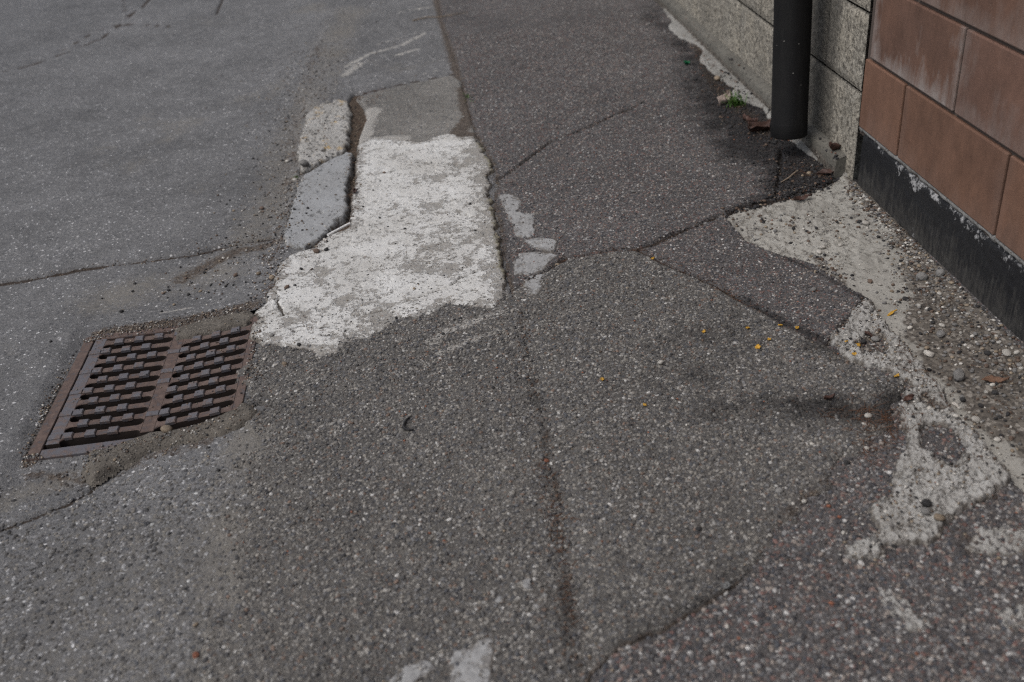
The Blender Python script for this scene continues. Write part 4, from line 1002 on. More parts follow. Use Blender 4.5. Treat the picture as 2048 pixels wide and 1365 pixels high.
def pebble_mesh(seed, chunk):
    bm = bmesh.new(); bmesh.ops.create_icosphere(bm, subdivisions=2, radius=0.5)
    rs = np.random.default_rng(seed); A = rs.normal(size=(5, 3)); A /= np.linalg.norm(A, axis=1)[:, None]; w = rs.uniform(-0.14, 0.12, 5)
    for v in bm.verts:
        d = np.array(v.co.normalized()); s = 1 + sum(w[i] * (1.0 if chunk and d @ A[i] > 0.55 else max(0, d @ A[i]) ** 2) for i in range(5))
        if chunk: s *= 1 + rs.uniform(-0.09, 0.09)
        v.co = v.co * s
    me = bpy.data.meshes.new('pebble'); bm.to_mesh(me); bm.free()
    for p in me.polygons: p.use_smooth = not chunk
    return me
PEB = {}
for c in 'wgdbtr':
    for k in range(3):
        me = pebble_mesh(hash((c, k)) % 1000 if False else ord(c) * 7 + k, k == 2); me.materials.append(M_ST[c]); PEB[c, k] = me
def zone(x, y):
    if sdf(np.array([x]), np.array([y]), CRUMB)[0] > -0.01: return 'on the crumbling concrete ridge'
    if sdf(np.array([x]), np.array([y]), STRIP)[0] > -0.005:
        part = 'at right edge' if y < 1.7 else ('mid-wall' if y < 2.1 else 'near wall corner')
        return ('in gravel against black wall base ' if x > 1.08 else 'on open concrete strip ') + part
    if sdf(np.array([x]), np.array([y]), WHITE)[0] > -0.02: return 'on the white cement patch'
    if y > 2.6 and x > 0.9: return 'by the foot of the grey wall'
    if x < -0.3 and y > 2.4:
        part = 'beside lichen spotted kerb stone' if y > 3.3 else ('beside smooth kerb stone' if y > 2.7 else 'between kerb stones and grate')
        return ('on open road ' if x < -0.62 else 'in dirt ') + part
    if x < -0.4: return 'on the road behind the gully grate' if y > 2.2 else 'on the road in front of the gully grate'
    if sdf(np.array([x]), np.array([y]), OVERLAY)[0] > 0: return 'on the gravelly asphalt patch'
    return 'on the reddish walkway'
STONES = [(1.1297,2.3728,16,'w'),
    (1.1183,2.3894,11,'d'),
    (0.9345,2.3935,10,'d'),
    (0.9688,2.2703,12,'w'),
    (0.9533,2.2506,12,'w'),
    (1.0191,2.2744,11,'w'),
    (0.9036,2.3257,9,'d'),
    (1.1300,2.2924,9,'d'),
    (1.0127,2.0679,14,'b'),
    (1.0291,2.0502,8,'w'),
    (1.1035,2.1735,6,'d'),
    (1.1341,2.1001,10,'w'),
    (1.1387,2.0554,24,'g'),
    (1.1791,2.0472,22,'g'),
    (1.0562,1.9662,13,'d'),
    (1.1431,1.9736,12,'w'),
    (1.0867,1.9047,11,'d'),
    (1.0680,1.8532,9,'d'),
    (1.0819,1.8360,14,'w'),
    (1.0092,1.8430,11,'w'),
    (0.9694,1.8194,14,'w'),
    (1.0702,1.9282,11,'w'),
    (0.8772,1.7921,14,'d'),
    (0.9055,1.7916,16,'g'),
    (1.0603,1.7990,22,'g'),
    (1.0066,1.7540,12,'t'),
    (0.9661,1.9872,9,'d'),
    (0.8613,2.0477,12,'g'),
    (0.7174,2.4900,10,'g'),
    (1.1193,1.7057,14,'d'),
    (1.1528,1.6914,20,'w'),
    (1.1704,1.6830,12,'w'),
    (1.1535,1.6333,12,'w'),
    (1.0186,1.6342,28,'g'),
    (0.9991,1.7287,22,'w'),
    (0.9867,1.5544,14,'d'),
    (0.9646,1.5416,15,'w'),
    (0.9803,1.4879,20,'w'),
    (1.0295,1.4887,11,'d'),
    (0.9883,1.4220,15,'w'),
    (0.9711,1.4083,8,'d'),
    (0.8991,1.5216,12,'w'),
    (0.7766,1.5268,17,'w'),
    (0.6531,1.5206,10,'d'),
    (1.0054,1.3993,9,'d'),
    (1.1353,1.6048,10,'d'),
    (1.0601,1.5646,14,'d'),
    (1.0686,1.5903,13,'w'),
    (0.9977,1.3854,12,'t'),
    (0.6830,1.4012,13,'d'),
    (0.7359,1.4376,10,'w'),
    (0.7578,1.5040,8,'w'),
    (0.6389,1.4634,9,'w'),
    (0.9309,1.4805,14,'w'),
    (0.5709,1.3179,14,'w'),
    (0.5346,1.3464,16,'g'),
    (0.5475,1.3091,10,'w'),
    (0.6079,1.2967,10,'r'),
    (0.6149,1.2658,9,'r'),
    (0.7655,1.2550,22,'d'),
    (0.7553,1.2373,18,'g'),
    (0.7696,1.2150,22,'t'),
    (0.6425,1.1866,20,'g'),
    (0.4946,1.1250,9,'w'),
    (0.5269,1.0770,10,'r'),
    (0.8249,1.1196,10,'t'),
    (0.8284,1.1073,14,'w'),
    (0.6062,1.2262,11,'w'),
    (0.6750,1.1777,14,'d'),
    (-0.1876,3.1208,6,'b'),
    (-0.2008,2.7614,6,'d'),
    (-0.1769,2.6942,5,'d'),
    (-0.1272,2.6627,6,'d'),
    (0.0734,2.5984,6,'d'),
    (0.0725,2.7843,6,'d'),
    (-0.4600,3.2731,20,'g'),
    (-0.5840,3.0097,11,'b'),
    (-0.6647,3.4760,6,'d'),
    (-0.4918,3.1978,10,'w'),
    (-0.5388,3.4204,9,'w'),
    (-0.4151,2.4807,8,'d'),
    (-0.4449,2.3798,11,'b'),
    (-0.1569,2.1506,8,'d'),
    (-0.0158,2.1125,7,'d'),
    (0.0003,2.1134,7,'d'),
    (-0.0460,2.0506,8,'d'),
    (-0.0022,1.9473,8,'g'),
    (-0.1087,2.2893,8,'t'),
    (-0.4606,2.1365,9,'g'),
    (-0.3914,2.0774,10,'d'),
    (-0.4699,2.0360,10,'w'),
    (-0.4423,2.0069,10,'w'),
    (-0.4199,2.0038,12,'t'),
    (-0.4948,2.4711,14,'t'),
    (-0.5379,2.5117,11,'t'),
    (-0.3786,2.5808,18,'b'),
    (-0.3505,2.5835,12,'d'),
    (-0.3618,2.6653,8,'w'),
    (-0.6671,1.8305,26,'t'),
    (-0.7651,1.7582,8,'t'),
    (-0.5265,1.6497,9,'d'),
    (-0.6037,2.5299,11,'b'),
    (-0.7277,2.4707,8,'d'),
    (-0.8935,2.5385,7,'d'),
    (-0.6608,2.6768,8,'w'),
    (-1.0519,2.3055,6,'d'),
    (-0.4918,1.1584,15,'r'),
    (-0.5030,1.2261,12,'t'),
    (-0.5373,1.3202,8,'d'),
    (0.0515,1.7987,8,'d'),
    (0.1317,1.5278,11,'r'),
    (0.0771,1.6789,6,'w'),
    (0.4262,1.8086,13,'w'),
    (0.1289,1.1904,11,'d'),
    (0.0601,1.0255,11,'d'),
    (0.3666,1.2780,12,'d'),
    (0.2422,1.0280,10,'w'),
    (0.3532,1.0610,10,'w'),
    (0.5656,2.7534,10,'g'),
    (0.2737,2.3433,11,'t'),
    (0.3407,2.3487,6,'w'),
    (1.1021,2.7288,11,'t'),
    (1.0787,2.7201,8,'t'),
    (1.1000,3.7088,16,'t')]
def add_pebble(x, y, d, c, k=None):
    k = random.randrange(3) if k is None else k
    if d > 0.022 and c in 'gw': k = 2
    o = put('pebble', PEB[c, k], None)
    fl = random.uniform(0.5, 0.72)
    o.scale = (d * random.uniform(0.95, 1.15), d * random.uniform(0.75, 0.95), d * fl)
    o.rotation_euler = (random.uniform(-0.25, 0.25), random.uniform(-0.25, 0.25), random.uniform(0, 6.28))
    o.location = (x, y, ground_z(x, y) + d * fl * 0.33)
    z = zone(x, y); sz = 'large' if d > 0.020 else ('small' if d > 0.010 else 'tiny')
    tag(o, '%s %s %s lying %s' % (sz, CNAME[c], ('stone' if d > 0.02 else 'pebble') if k != 2 else 'angular chip', z), 'pebble', '%s %s pebbles %s' % (sz, CNAME[c], z))
    return o
CAMP = Vector((0, 0, 1.2291))
for x, y, s, c in STONES:
    dist = (Vector((x, y, 0)) - CAMP).dot(_F)
    add_pebble(x, y, s * dist / 1991.0, c)
for i in range(90):                                      # more of the gravel against the black base
    y = random.uniform(1.35, 2.5); w = float(np.interp(y, [1.3, 1.75, 2.0, 2.2, 2.6], [0.2, 0.24, 0.15, 0.07, 0.04]))
    x = 1.193 - abs(random.gauss(0, 0.55)) * w
    add_pebble(x, y, random.uniform(0.006, 0.013), random.choice('wgggdbbt'))
ROADEDGE = [(-0.503,4.908),(-0.522,4.140),(-0.540,3.771),(-0.533,3.256),(-0.532,2.886),(-0.577,2.628),(-0.680,2.544),(-0.762,2.455)]
for i in range(60):
    t = random.random() * (len(ROADEDGE) - 1); a = int(t); f = t - a
    x = ROADEDGE[a][0] * (1 - f) + ROADEDGE[a + 1][0] * f + random.gauss(0, 0.075); y = ROADEDGE[a][1] * (1 - f) + ROADEDGE[a + 1][1] * f + random.gauss(0, 0.09)
    if sdf(np.array([x]), np.array([y]), WHITE)[0] > -0.01 or (GX0 < x < GX1 and GY0 < y < GY1): continue
    add_pebble(x, y, random.uniform(0.006, 0.012), random.choice('dddbgtw'))

# ------------------------------------------------------------------ fine grit: too many to count
ico = bmesh.new(); bmesh.ops.create_icosphere(ico, subdivisions=1, radius=0.5); ico.verts.ensure_lookup_table()
IV = np.array([v.co[:] for v in ico.verts]); IF = np.array([[v.index for v in f.verts] for f in ico.faces]); ico.free()
GPAL = dict(d=(0.030, 0.029, 0.030), b=(0.10, 0.072, 0.055), g=(0.14, 0.135, 0.13), t=(0.22, 0.18, 0.135), w=(0.42, 0.40, 0.365), r=(0.19, 0.085, 0.055))
n = NT('fine grit'); ca = n.t.nodes.new('ShaderNodeVertexColor'); ca.layer_name = 'tone'
M_GRIT = n.done(n.mix(1.0, ca.outputs[0], n.ramp(n.noise(500, 2), [(0.3, (0.8,) * 3), (0.7, (1.2,) * 3)]), 'MULTIPLY'), 0.88, spec=0.25)
def grit(label, pts, smin, smax, mixc):
    V = []; F = []; Cc = []
    for i, (x, y) in enumerate(pts):
        d = smin + (smax - smin) * random.random() ** 2.2
        z = ground_z(x, y) + d * 0.18
        if z < -0.2: continue
        a = random.random() * 6.28; ca_, sa = math.cos(a), math.sin(a)
        S = IV * (1 + RNG.uniform(-0.22, 0.22, (len(IV), 1))) * np.array([d * 1.1, d * 0.85, d * 0.62])
        S = np.stack([S[:, 0] * ca_ - S[:, 1] * sa + x, S[:, 0] * sa + S[:, 1] * ca_ + y, S[:, 2] + z], 1)
        F.append(IF + len(V) * len(IV)); V.append(S)
        c = np.array(GPAL[random.choice(mixc)]) * random.uniform(0.75, 1.25)
        Cc.append(np.tile(np.append(c, 1.0), (len(IV), 1)))
    me = raw_mesh('grit', np.concatenate(V), np.concatenate(F))
    a = me.color_attributes.new('tone', 'FLOAT_COLOR', 'POINT'); a.data.foreach_set('color', np.concatenate(Cc).astype(np.float32).ravel())
    return tag(put('grit', me, M_GRIT), label, 'grit', kind='stuff')
def along(L, N, s, avoid=None):
    out = []
    seg = [math.hypot(L[i + 1][0] - L[i][0], L[i + 1][1] - L[i][1]) for i in range(len(L) - 1)]
    while len(out) < N:
        a = random.choices(range(len(seg)), seg)[0]; f = random.random()
        x = L[a][0] * (1 - f) + L[a + 1][0] * f + random.gauss(0, s); y = L[a][1] * (1 - f) + L[a + 1][1] * f + random.gauss(0, s)
        if (GX0 - 0.02 < x < GX1 and GY0 < y < GY1 - 0.02): continue
        if x > 1.18 or (x - 1.097) ** 2 + (y - 2.91) ** 2 < 0.065 ** 2: continue
        out.append((x, y))
    return out
grit('dark and brown grit strewn along the road edge beside the kerb stones',
     along(ROADEDGE, 1900, 0.10) + along([(-0.391,5.952),(-0.467,5.178),(-0.487,4.637),(-0.533,3.945)], 500, 0.22) + along([(-0.497,3.259),(-0.498,2.964),(-0.496,2.698),(-0.501,2.464),(-0.521,2.332)], 800, 0.022), 0.0022, 0.0085, 'dddbbgtw')
grit('grit and sand collected around the gully grate', along([(-0.947,2.323),(-0.766,2.327),(-0.647,2.330),(-0.541,2.334)], 700, 0.014) + along([(-0.957,1.795),(-0.966,2.019),(-0.956,2.157),(-0.944,2.308)], 620, 0.011)
     + along([(-0.875,1.755),(-0.777,1.794),(-0.669,1.804),(-0.555,1.791),(-0.483,1.829)], 500, 0.03) + along([(-0.528,2.265),(-0.516,2.114),(-0.512,1.979),(-0.475,1.967)], 350, 0.02), 0.002, 0.007, 'bbdtgwg')
grit('grit scattered over the white cement patch', along([(-0.031,3.322),(-0.080,2.819),(-0.063,2.472),(-0.174,2.244),(-0.354,2.264),(-0.395,2.125)], 420, 0.12) + along([(0.170,3.114),(0.144,2.828),(0.145,2.608),(0.134,2.358),(0.133,2.218)], 380, 0.012), 0.0018, 0.0058, 'ddbgt')
gp = []
while len(gp) < 2600:
    y = random.uniform(1.2, 2.62); w = float(np.interp(y, [1.2, 1.75, 2.0, 2.2, 2.6], [0.20, 0.22, 0.14, 0.055, 0.03])); x = 1.196 - abs(random.gauss(0, 0.62)) * w
    gp.append((x, y))
grit('gravel and rubble crumbs heaped against the black wall base', gp + along([(0.954,2.250),(0.938,2.140),(0.954,2.081)], 140, 0.02) + along([(0.813,2.482),(0.957,2.407),(1.096,2.399)], 260, 0.05), 0.0025, 0.0115, 'ggbbtdwg')
grit('rubble crumbs on and around the crumbling concrete ridge', along([(0.935,1.887),(0.923,1.779),(0.850,1.796),(0.880,1.706),(0.921,1.582),(0.918,1.512),(0.934,1.442),(0.934,1.349),(0.828,1.328),(0.753,1.287),(0.687,1.221),(0.619,1.185)], 1100, 0.028), 0.002, 0.008, 'gwtwbd')
grit('loose grit on the gravelly asphalt patch', [(random.uniform(-0.45, 0.95), random.uniform(0.95, 2.2)) for _ in range(1500)], 0.0022, 0.0068, 'ddgtwbbr')
grit('dark grit and crumbs filling the walkway cracks', along(CRACKS_PAV[0][0], 420, 0.006) + along(CRACKS_PAV[4][0], 220, 0.006) + along(CRACKS_PAV[6][0], 120, 0.006) + along(CRACKS_PAV[2][0], 160, 0.004)
     + along([(0.149,2.137),(0.136,1.833),(0.135,1.577),(0.124,1.369),(0.113,1.172),(0.107,1.037)], 620, 0.010), 0.002, 0.0075, 'dddbbdb')
grit('dark crumbs along the long road crack', along(CRACKS_ROAD[0][0] + CRACKS_ROAD[1][0], 260, 0.010), 0.002, 0.007, 'dbbtg')
grit('crumbled dark asphalt and debris below the downpipe', along([(1.080,2.998),(1.061,2.825),(0.972,2.613),(1.065,2.661),(1.160,2.710),(1.104,2.811)], 420, 0.030) + along([(1.130,3.771),(1.066,3.362),(1.070,3.097),(1.088,2.949)], 420, 0.045) + along([(0.796,2.543),(0.902,2.579),(0.984,2.602),(1.103,2.641)], 200, 0.010), 0.003, 0.015, 'dddddbd')
gg = []
for _ in range(900):
    gx, gy = random.uniform(-0.93, -0.53), random.uniform(1.85, 2.29)
    if ground_z(gx, gy) > -0.06 and random.random() < 0.25 + 0.75 * (gx > -0.62 or gy > 2.22): gg.append((gx, gy))
grit('sand and grit caught on the bars of the gully grate', gg, 0.0015, 0.0055, 'bbtgd')
grit('soil crumbs in the gap behind the kerb stones', along([(-0.307,4.019),(-0.294,3.734),(-0.291,3.407),(-0.288,3.040),(-0.294,2.806),(-0.361,2.648),(-0.429,2.592)], 500, 0.010), 0.002, 0.008, 'bbbdt')
grit('grit lying on the reddish walkway near the grey wall', along([(1.190,4.452),(1.094,3.785),(1.073,3.388),(1.101,3.087),(1.118,2.850),(1.174,2.706)], 520, 0.035) + along([(0.940,2.605),(1.039,2.631),(1.181,2.684)], 160, 0.012)
     + [(random.uniform(0.2, 1.1), random.uniform(2.4, 4.5)) for _ in range(300)], 0.002, 0.007, 'dbbgtr')

# ------------------------------------------------------------------ dry needles and stalks
def stalk(V, F, p, q, r, sag=0.0):
    p = np.array(p, float); q = np.array(q, float); d = q - p; L = np.linalg.norm(d); d /= L
    up = np.array([0, 0, 1.0]); s = np.cross(d, up); s /= np.linalg.norm(s) + 1e-9; u = np.cross(s, d)
    k0 = len(V)
    for i in range(4):
        t = i / 3; c = p + d * L * t + up * sag * math.sin(math.pi * t)
        rr = r * (1 - 0.5 * t)
        for a in (0, 2.09, 4.19): V.append(c + (s * math.cos(a) + u * math.sin(a)) * rr)
    for i in range(3):
        for j in range(3):
            F.append((k0 + i * 3 + j, k0 + i * 3 + (j + 1) % 3, k0 + i * 3 + 3 + (j + 1) % 3, k0 + i * 3 + 3 + j))
M_NEED = plain('dry needle', (0.15, 0.075, 0.042), (0.085, 0.045, 0.028), 0.8, 300, 0.0)
def litter(label, pts, lmin, lmax):
    V = []; F = []
    for x, y in pts:
        z = ground_z(x, y) + random.uniform(0.0008, 0.003); L = random.uniform(lmin, lmax); a = random.random() * 6.28
        if abs(ground_z(x + L * math.cos(a), y + L * math.sin(a)) - z) > 0.02: continue
        stalk(V, F, (x, y, z), (x + L * math.cos(a), y + L * math.sin(a), max(z + random.uniform(-0.001, 0.002), ground_z(x + L * math.cos(a), y + L * math.sin(a)) + 0.0006)), random.uniform(0.0004, 0.0008), random.uniform(0, 0.003))
    return tag(put('leaf_litter', raw_mesh('leaf_litter', V, F), M_NEED), label, 'leaf litter', kind='stuff')
litter('brown dry needles beside the crumbling concrete ridge', along([(0.709,1.551),(0.788,1.541),(0.830,1.498),(0.774,1.461),(0.713,1.411)], 170, 0.022), 0.012, 0.035)
litter('brown dry needles caught in the crack above the gravel patch', along([(0.298,2.372),(0.437,2.386),(0.499,2.384),(0.560,2.271),(0.648,2.114),(0.691,2.009)], 130, 0.008), 0.010, 0.03)
litter('brown dry debris in the gap behind the kerb stones', along([(-0.307,4.019),(-0.209,4.085),(-0.293,3.620),(-0.285,3.039),(-0.294,2.806),(-0.348,2.679),(-0.473,2.455),(-0.520,2.312)], 150, 0.012), 0.010, 0.03)
litter('brown dry debris along the foot of the grey wall', along([(1.168,4.203),(1.104,3.681),(1.084,3.246),(1.093,3.114),(1.077,2.737),(1.174,2.706)], 150, 0.025), 0.010, 0.03)
litter('brown dry debris in the gravel below the black wall base', [p for p in gp if random.random() < 0.06] + along([(0.922,1.564),(0.940,1.516),(0.923,1.779)], 60, 0.02), 0.010, 0.03)
litter('brown dry debris along the walkway seam', along([(0.113,4.655),(0.140,4.020),(0.125,3.531)], 60, 0.03) + along([(0.123,1.531),(0.126,1.383),(0.121,1.171),(0.119,1.106)], 90, 0.012), 0.008, 0.022)

# ------------------------------------------------------------------ leaves
def leaf_mesh(name, L, Wd, curl, twist, seed, jag=0.0):
    rs = np.random.default_rng(seed); nu, nv = 12, 6; V = []; F = []
    for i in range(nu + 1):
        t = i / nu; w = Wd * math.sin(math.pi * min(max(t, 0.03), 0.97) ** 0.85) * 0.5
        for j in range(nv + 1):
            s = j / nv * 2 - 1
            ww = w * (1 + jag * rs.uniform(-1, 1) * (abs(s) == 1))
            V.append((t * L - L / 2, s * ww, curl * (s * s) * Wd + 0.10 * L * math.sin(t * 5 + seed) * twist + abs(t - 0.5) ** 2 * curl * L * 0.6 - 0.06 * Wd * (s == 0) + 0.10 * Wd * rs.normal() * 0.5 + 0.12 * Wd * math.sin(7 * t + 3 * s + seed)))
    for i in range(nu):
        for j in range(nv): F.append((i * (nv + 1) + j, i * (nv + 1) + j + 1, (i + 1) * (nv + 1) + j + 1, (i + 1) * (nv + 1) + j))
    return raw_mesh(name, V, F)
M_LEAF = plain('dry brown leaf', (0.085, 0.045, 0.034), (0.036, 0.021, 0.018), 0.6, 60, 0.0005)
M_LEAFP = plain('pale dry leaf', (0.34, 0.285, 0.245), (0.20, 0.155, 0.135), 0.75, 70, 0.0005)
M_BARK = plain('bark chip', (0.20, 0.115, 0.075), (0.13, 0.075, 0.05), 0.8, 120, 0.0008)
def thing_mesh(name, me, mat, x, y, dz, rot, label, cat, group=None, solid=0.0006):
    o = put(name, me, mat, None, (x, y, ground_z(x, y) + dz), rot)
    if solid:
        md = o.modifiers.new('thickness', 'SOLIDIFY'); md.thickness = solid
    return tag(o, label, cat, group)
LV = [(1.0493,3.4425,0.085,0.045,0.32,0.9,'P','pale curled dry leaf beside the grass tuft'),
    (1.0791,3.1341,0.115,0.07,0.22,0.6,'B','largest wet brown leaf beside the mouth of the downpipe'),
    (1.0716,3.2084,0.06,0.035,0.3,2.2,'B','small brown leaf between grass tuft and downpipe'),
    (1.1883,2.7505,0.065,0.035,0.35,0.5,'B','curled reddish brown leaf in the corner where the two walls meet'),
    (1.1436,2.7075,0.05,0.022,0.25,2.7,'B','dark brown leaf lying flat just outside the wall corner'),
    (0.8710,1.5542,0.03,0.014,0.3,0.4,'B','small brown leaf lying beside the concrete ridge'),
    (0.7234,1.5949,0.028,0.012,0.3,0.3,'B','narrow brown leaf on the gravelly asphalt patch'),
    (0.8950,1.8071,0.024,0.012,0.3,1.9,'B','rusty brown leaf scrap in the hollow of the concrete ridge'),
    (-0.6735,2.1937,0.034,0.024,0.4,1.2,'P','pale crumpled dry leaf stuck on the gully grate'),
    (1.0245,2.5713,0.06,0.02,0.2,0.2,'B','long brown leaf in the crack above the concrete strip'),
    (-0.2814,2.9760,0.03,0.015,0.3,1.5,'B','brown leaf wedged between smooth kerb stone and white cement')]
for x, y, L, Wd, cu, rz, kind, lb in LV:
    thing_mesh('dry_leaf', leaf_mesh('dry_leaf', L, Wd, cu, 0.7, int(L * 1000), 0.18), M_LEAFP if kind == 'P' else M_LEAF, x, y, 0.006, (random.uniform(-0.3, 0.3), random.uniform(-0.2, 0.2), rz), lb, 'leaf', 'dry leaves')
(x, y), = [(1.079,1.601)]
thing_mesh('bark_chip', leaf_mesh('bark_chip', 0.055, 0.018, 0.12, 0.3, 3, 0.3), M_BARK, x, y, 0.006, (0.15, 0.05, -0.15), 'flat reddish brown bark chip in the gravel near the right edge', 'bark', solid=0.002)

# ------------------------------------------------------------------ yellow flakes
M_YEL = plain('yellow flake', (0.50, 0.29, 0.035), (0.38, 0.21, 0.03), 0.6, 200, 0.0004)
YL = [(0.9975,1.9085,0.03,0.008,'long narrow yellow petal on the smooth concrete strip'),
    (0.8570,1.7736,0.016,0.013,'largest yellow flake on the crumbling concrete ridge'),
    (0.8346,1.7355,0.013,0.01,'yellow flake just below the largest one on the ridge'),
    (0.8915,1.6507,0.012,0.011,'yellow flake low on the ridge where it narrows'),
    (0.6473,1.8140,0.014,0.011,'brightest yellow flake on the gravelly asphalt patch'),
    (0.6817,1.8421,0.009,0.008,'small yellow flake right above the brightest one on the asphalt patch'),
    (0.5512,1.9098,0.012,0.007,'yellow flake at the upper middle of the asphalt patch'),
    (0.6507,1.9009,0.009,0.007,'dull yellow flake near the top edge of the asphalt patch'),
    (0.7248,1.8938,0.01,0.007,'dull yellow flake near the broken walkway edge'),
    (0.7608,1.8825,0.011,0.008,'orange yellow flake nearest the broken walkway edge'),
    (0.2875,1.7688,0.01,0.008,'lone yellow flake right of the walkway seam'),
    (0.3565,1.6585,0.008,0.007,'tiny yellow flake in the middle of the asphalt patch'),
    (0.5231,2.3104,0.018,0.006,'thin yellow petal in the crack above the asphalt patch'),
    (0.8365,1.7871,0.007,0.006,'tiny yellow flake left of the largest one on the ridge')]
for i, (x, y, L, Wd, lb) in enumerate(YL):
    thing_mesh('yellow_flake', leaf_mesh('yellow_flake', L, Wd * 1.2, 0.12, 0.4, i + 5, 0.35), M_YEL, x, y, 0.0035, (random.uniform(-0.3, 0.3), random.uniform(-0.3, 0.3), random.uniform(-0.5, 0.9) if i else 0.35), lb, 'flake', 'yellow flakes', 0.001)

# ------------------------------------------------------------------ grass tuft
bm_v = []; bm_f = []
def blade(x, y, h, lean, az, w):
    k0 = len(bm_v); ca_, sa = math.cos(az), math.sin(az)
    for i in range(5):
        t = i / 4; r = lean * t * t * h; z = h * (t - 0.25 * lean * t * t); ww = w * (1 - t ** 1.6) + 0.0002
        bm_v.append((x + r * ca_ - sa * ww, y + r * sa + ca_ * ww, z)); bm_v.append((x + r * ca_ + sa * ww, y + r * sa - ca_ * ww, z + 0.0004))
    for i in range(4): bm_f.append((k0 + 2 * i, k0 + 2 * i + 1, k0 + 2 * i + 3, k0 + 2 * i + 2))
for i in range(95):
    blade(random.gauss(0, 0.014), random.gauss(0, 0.014), random.uniform(0.025, 0.062), random.uniform(0.15, 1.1), random.random() * 6.28, random.uniform(0.0010, 0.0019))
n = NT('grass blade'); n.obj(); z = n.sepv(n.p)[2]
col = n.mix(n.noise(90, 3), (0.035, 0.085, 0.014), (0.075, 0.150, 0.026))
M_GRASS = n.done(col, 0.55, spec=0.35); n.b.inputs['Subsurface Weight'].default_value = 0.0
(x, y), = [(1.083,3.395)]
tag(put('grass_tuft', raw_mesh('grass_tuft', bm_v, bm_f), M_GRASS, None, (x, y, ground_z(x, y) - 0.002)), 'bright green grass tuft growing at the foot of the grey wall left of the pipe', 'grass tuft')
bm_v = []; bm_f = []
for i in range(22): blade(random.gauss(0, 0.012), random.gauss(0, 0.03), random.uniform(0.008, 0.02), random.uniform(0.3, 1.2), random.random() * 6.28, 0.0010)
(x, y), = [(0.141,3.834)]
tag(put('weed', raw_mesh('weed', bm_v, bm_f), M_GRASS, None, (x, y, ground_z(x, y) - 0.001)), 'tiny green weed in the walkway seam above the white patch', 'weed')
bm_v = []; bm_f = []
for i in range(12): blade(random.gauss(0, 0.005), random.gauss(0, 0.005), random.uniform(0.006, 0.013), random.uniform(0.5, 1.2), random.random() * 6.28, 0.0010)
(x, y), = [(-0.484,3.210)]
tag(put('weed', raw_mesh('weed', bm_v, bm_f), M_GRASS, None, (x, y, ground_z(x, y))), 'tiny green weed in the dirt left of the kerb stone joint', 'weed')

# ------------------------------------------------------------------ litter
def rod(name, pts, r, mat, label, cat, N=10):
    V = []; F = []
    P = [np.array(p, float) for p in pts]
    for i, p in enumerate(P):
        d = P[min(i + 1, len(P) - 1)] - P[max(i - 1, 0)]; d /= np.linalg.norm(d)
        s = np.cross(d, (0, 0, 1.0)); s /= np.linalg.norm(s); u = np.cross(s, d); rr = r[i] if isinstance(r, (list, tuple)) else r
        for k in range(N):
            a = 2 * math.pi * k / N; V.append(p + (s * math.cos(a) + u * math.sin(a)) * rr)
    for i in range(len(P) - 1):
        for k in range(N): F.append((i * N + k, i * N + (k + 1) % N, (i + 1) * N + (k + 1) % N, (i + 1) * N + k))
    c0 = len(V); V.append(P[0]); V.append(P[-1])
    T = [(c0, (k + 1) % N, k) for k in range(N)] + [(c0 + 1, (len(P) - 1) * N + k, (len(P) - 1) * N + (k + 1) % N) for k in range(N)]
    me = bpy.data.meshes.new(name); me.from_pydata([tuple(v) for v in V], [], [tuple(f) for f in F] + T); me.update()
    return tag(put(name, me, mat), label, cat)
M_WHITE = plain('white plastic', (0.66, 0.65, 0.63), (0.54, 0.53, 0.51), 0.55, 200, 0.0002)
a, b = [(-0.352,2.682),(-0.290,2.749)]
rod('stick', [(a[0], a[1], ground_z(*a) + 0.006), (b[0], b[1], ground_z(*b) + 0.006)], 0.0040, M_WHITE, 'white paper stick lying against the near end of the smooth kerb stone', 'stick')
M_TWIG = plain('dry twig', (0.30, 0.24, 0.18), (0.17, 0.13, 0.095), 0.8, 150, 0.0005)
tw = [(-0.048,5.168),(0.027,5.196),(0.091,5.188),(0.167,5.184),(0.236,5.217)]
rod('twig', [(p[0], p[1], ground_z(*p) + 0.004 + 0.004 * (i % 2)) for i, p in enumerate(tw)], [0.0032, 0.003, 0.0026, 0.0022, 0.0012], M_TWIG, 'thin dry twig lying across the seam at the top', 'twig', 6)
tw = [(1.001,2.689),(1.032,2.711),(1.070,2.751)]
rod('twig', [(p[0], p[1], ground_z(*p) + 0.005) for p in tw], [0.0012, 0.0022, 0.0016], M_TWIG, 'pale short twig on the dark walkway near the wall corner', 'twig', 6)
tw = [(0.619,1.147),(0.642,1.141)]
rod('twig', [(p[0], p[1], ground_z(*p) + 0.003) for p in tw], [0.0010, 0.0006], M_TWIG, 'thin straw below the near end of the concrete ridge', 'twig', 6)
M_BLK = plain('black husk', (0.010, 0.010, 0.011), (0.022, 0.02, 0.02), 0.5, 200, 0.0003)
h0 = [(-0.129,1.730),(-0.139,1.718),(-0.145,1.703),(-0.146,1.694),(-0.142,1.685),(-0.134,1.679),(-0.125,1.679)]
rod('seed_husk', [(p[0], p[1], ground_z(*p) + 0.0035) for p in h0], [0.0008, 0.0022, 0.0026, 0.0036, 0.0028, 0.0026, 0.0012], M_BLK, 'small black forked husk lying on the gravelly asphalt left of the seam', 'husk', 8)
(x, y), = [(0.374,1.141)]
M_ZINC = plain('dull zinc', (0.16, 0.165, 0.16), (0.10, 0.10, 0.098), 0.5, 200, 0.0004)
cp = empty('metal_washer', (x, y, ground_z(x, y)))
tag(cp, 'small round grey metal washer at the edge of the gravelly asphalt patch', 'washer')
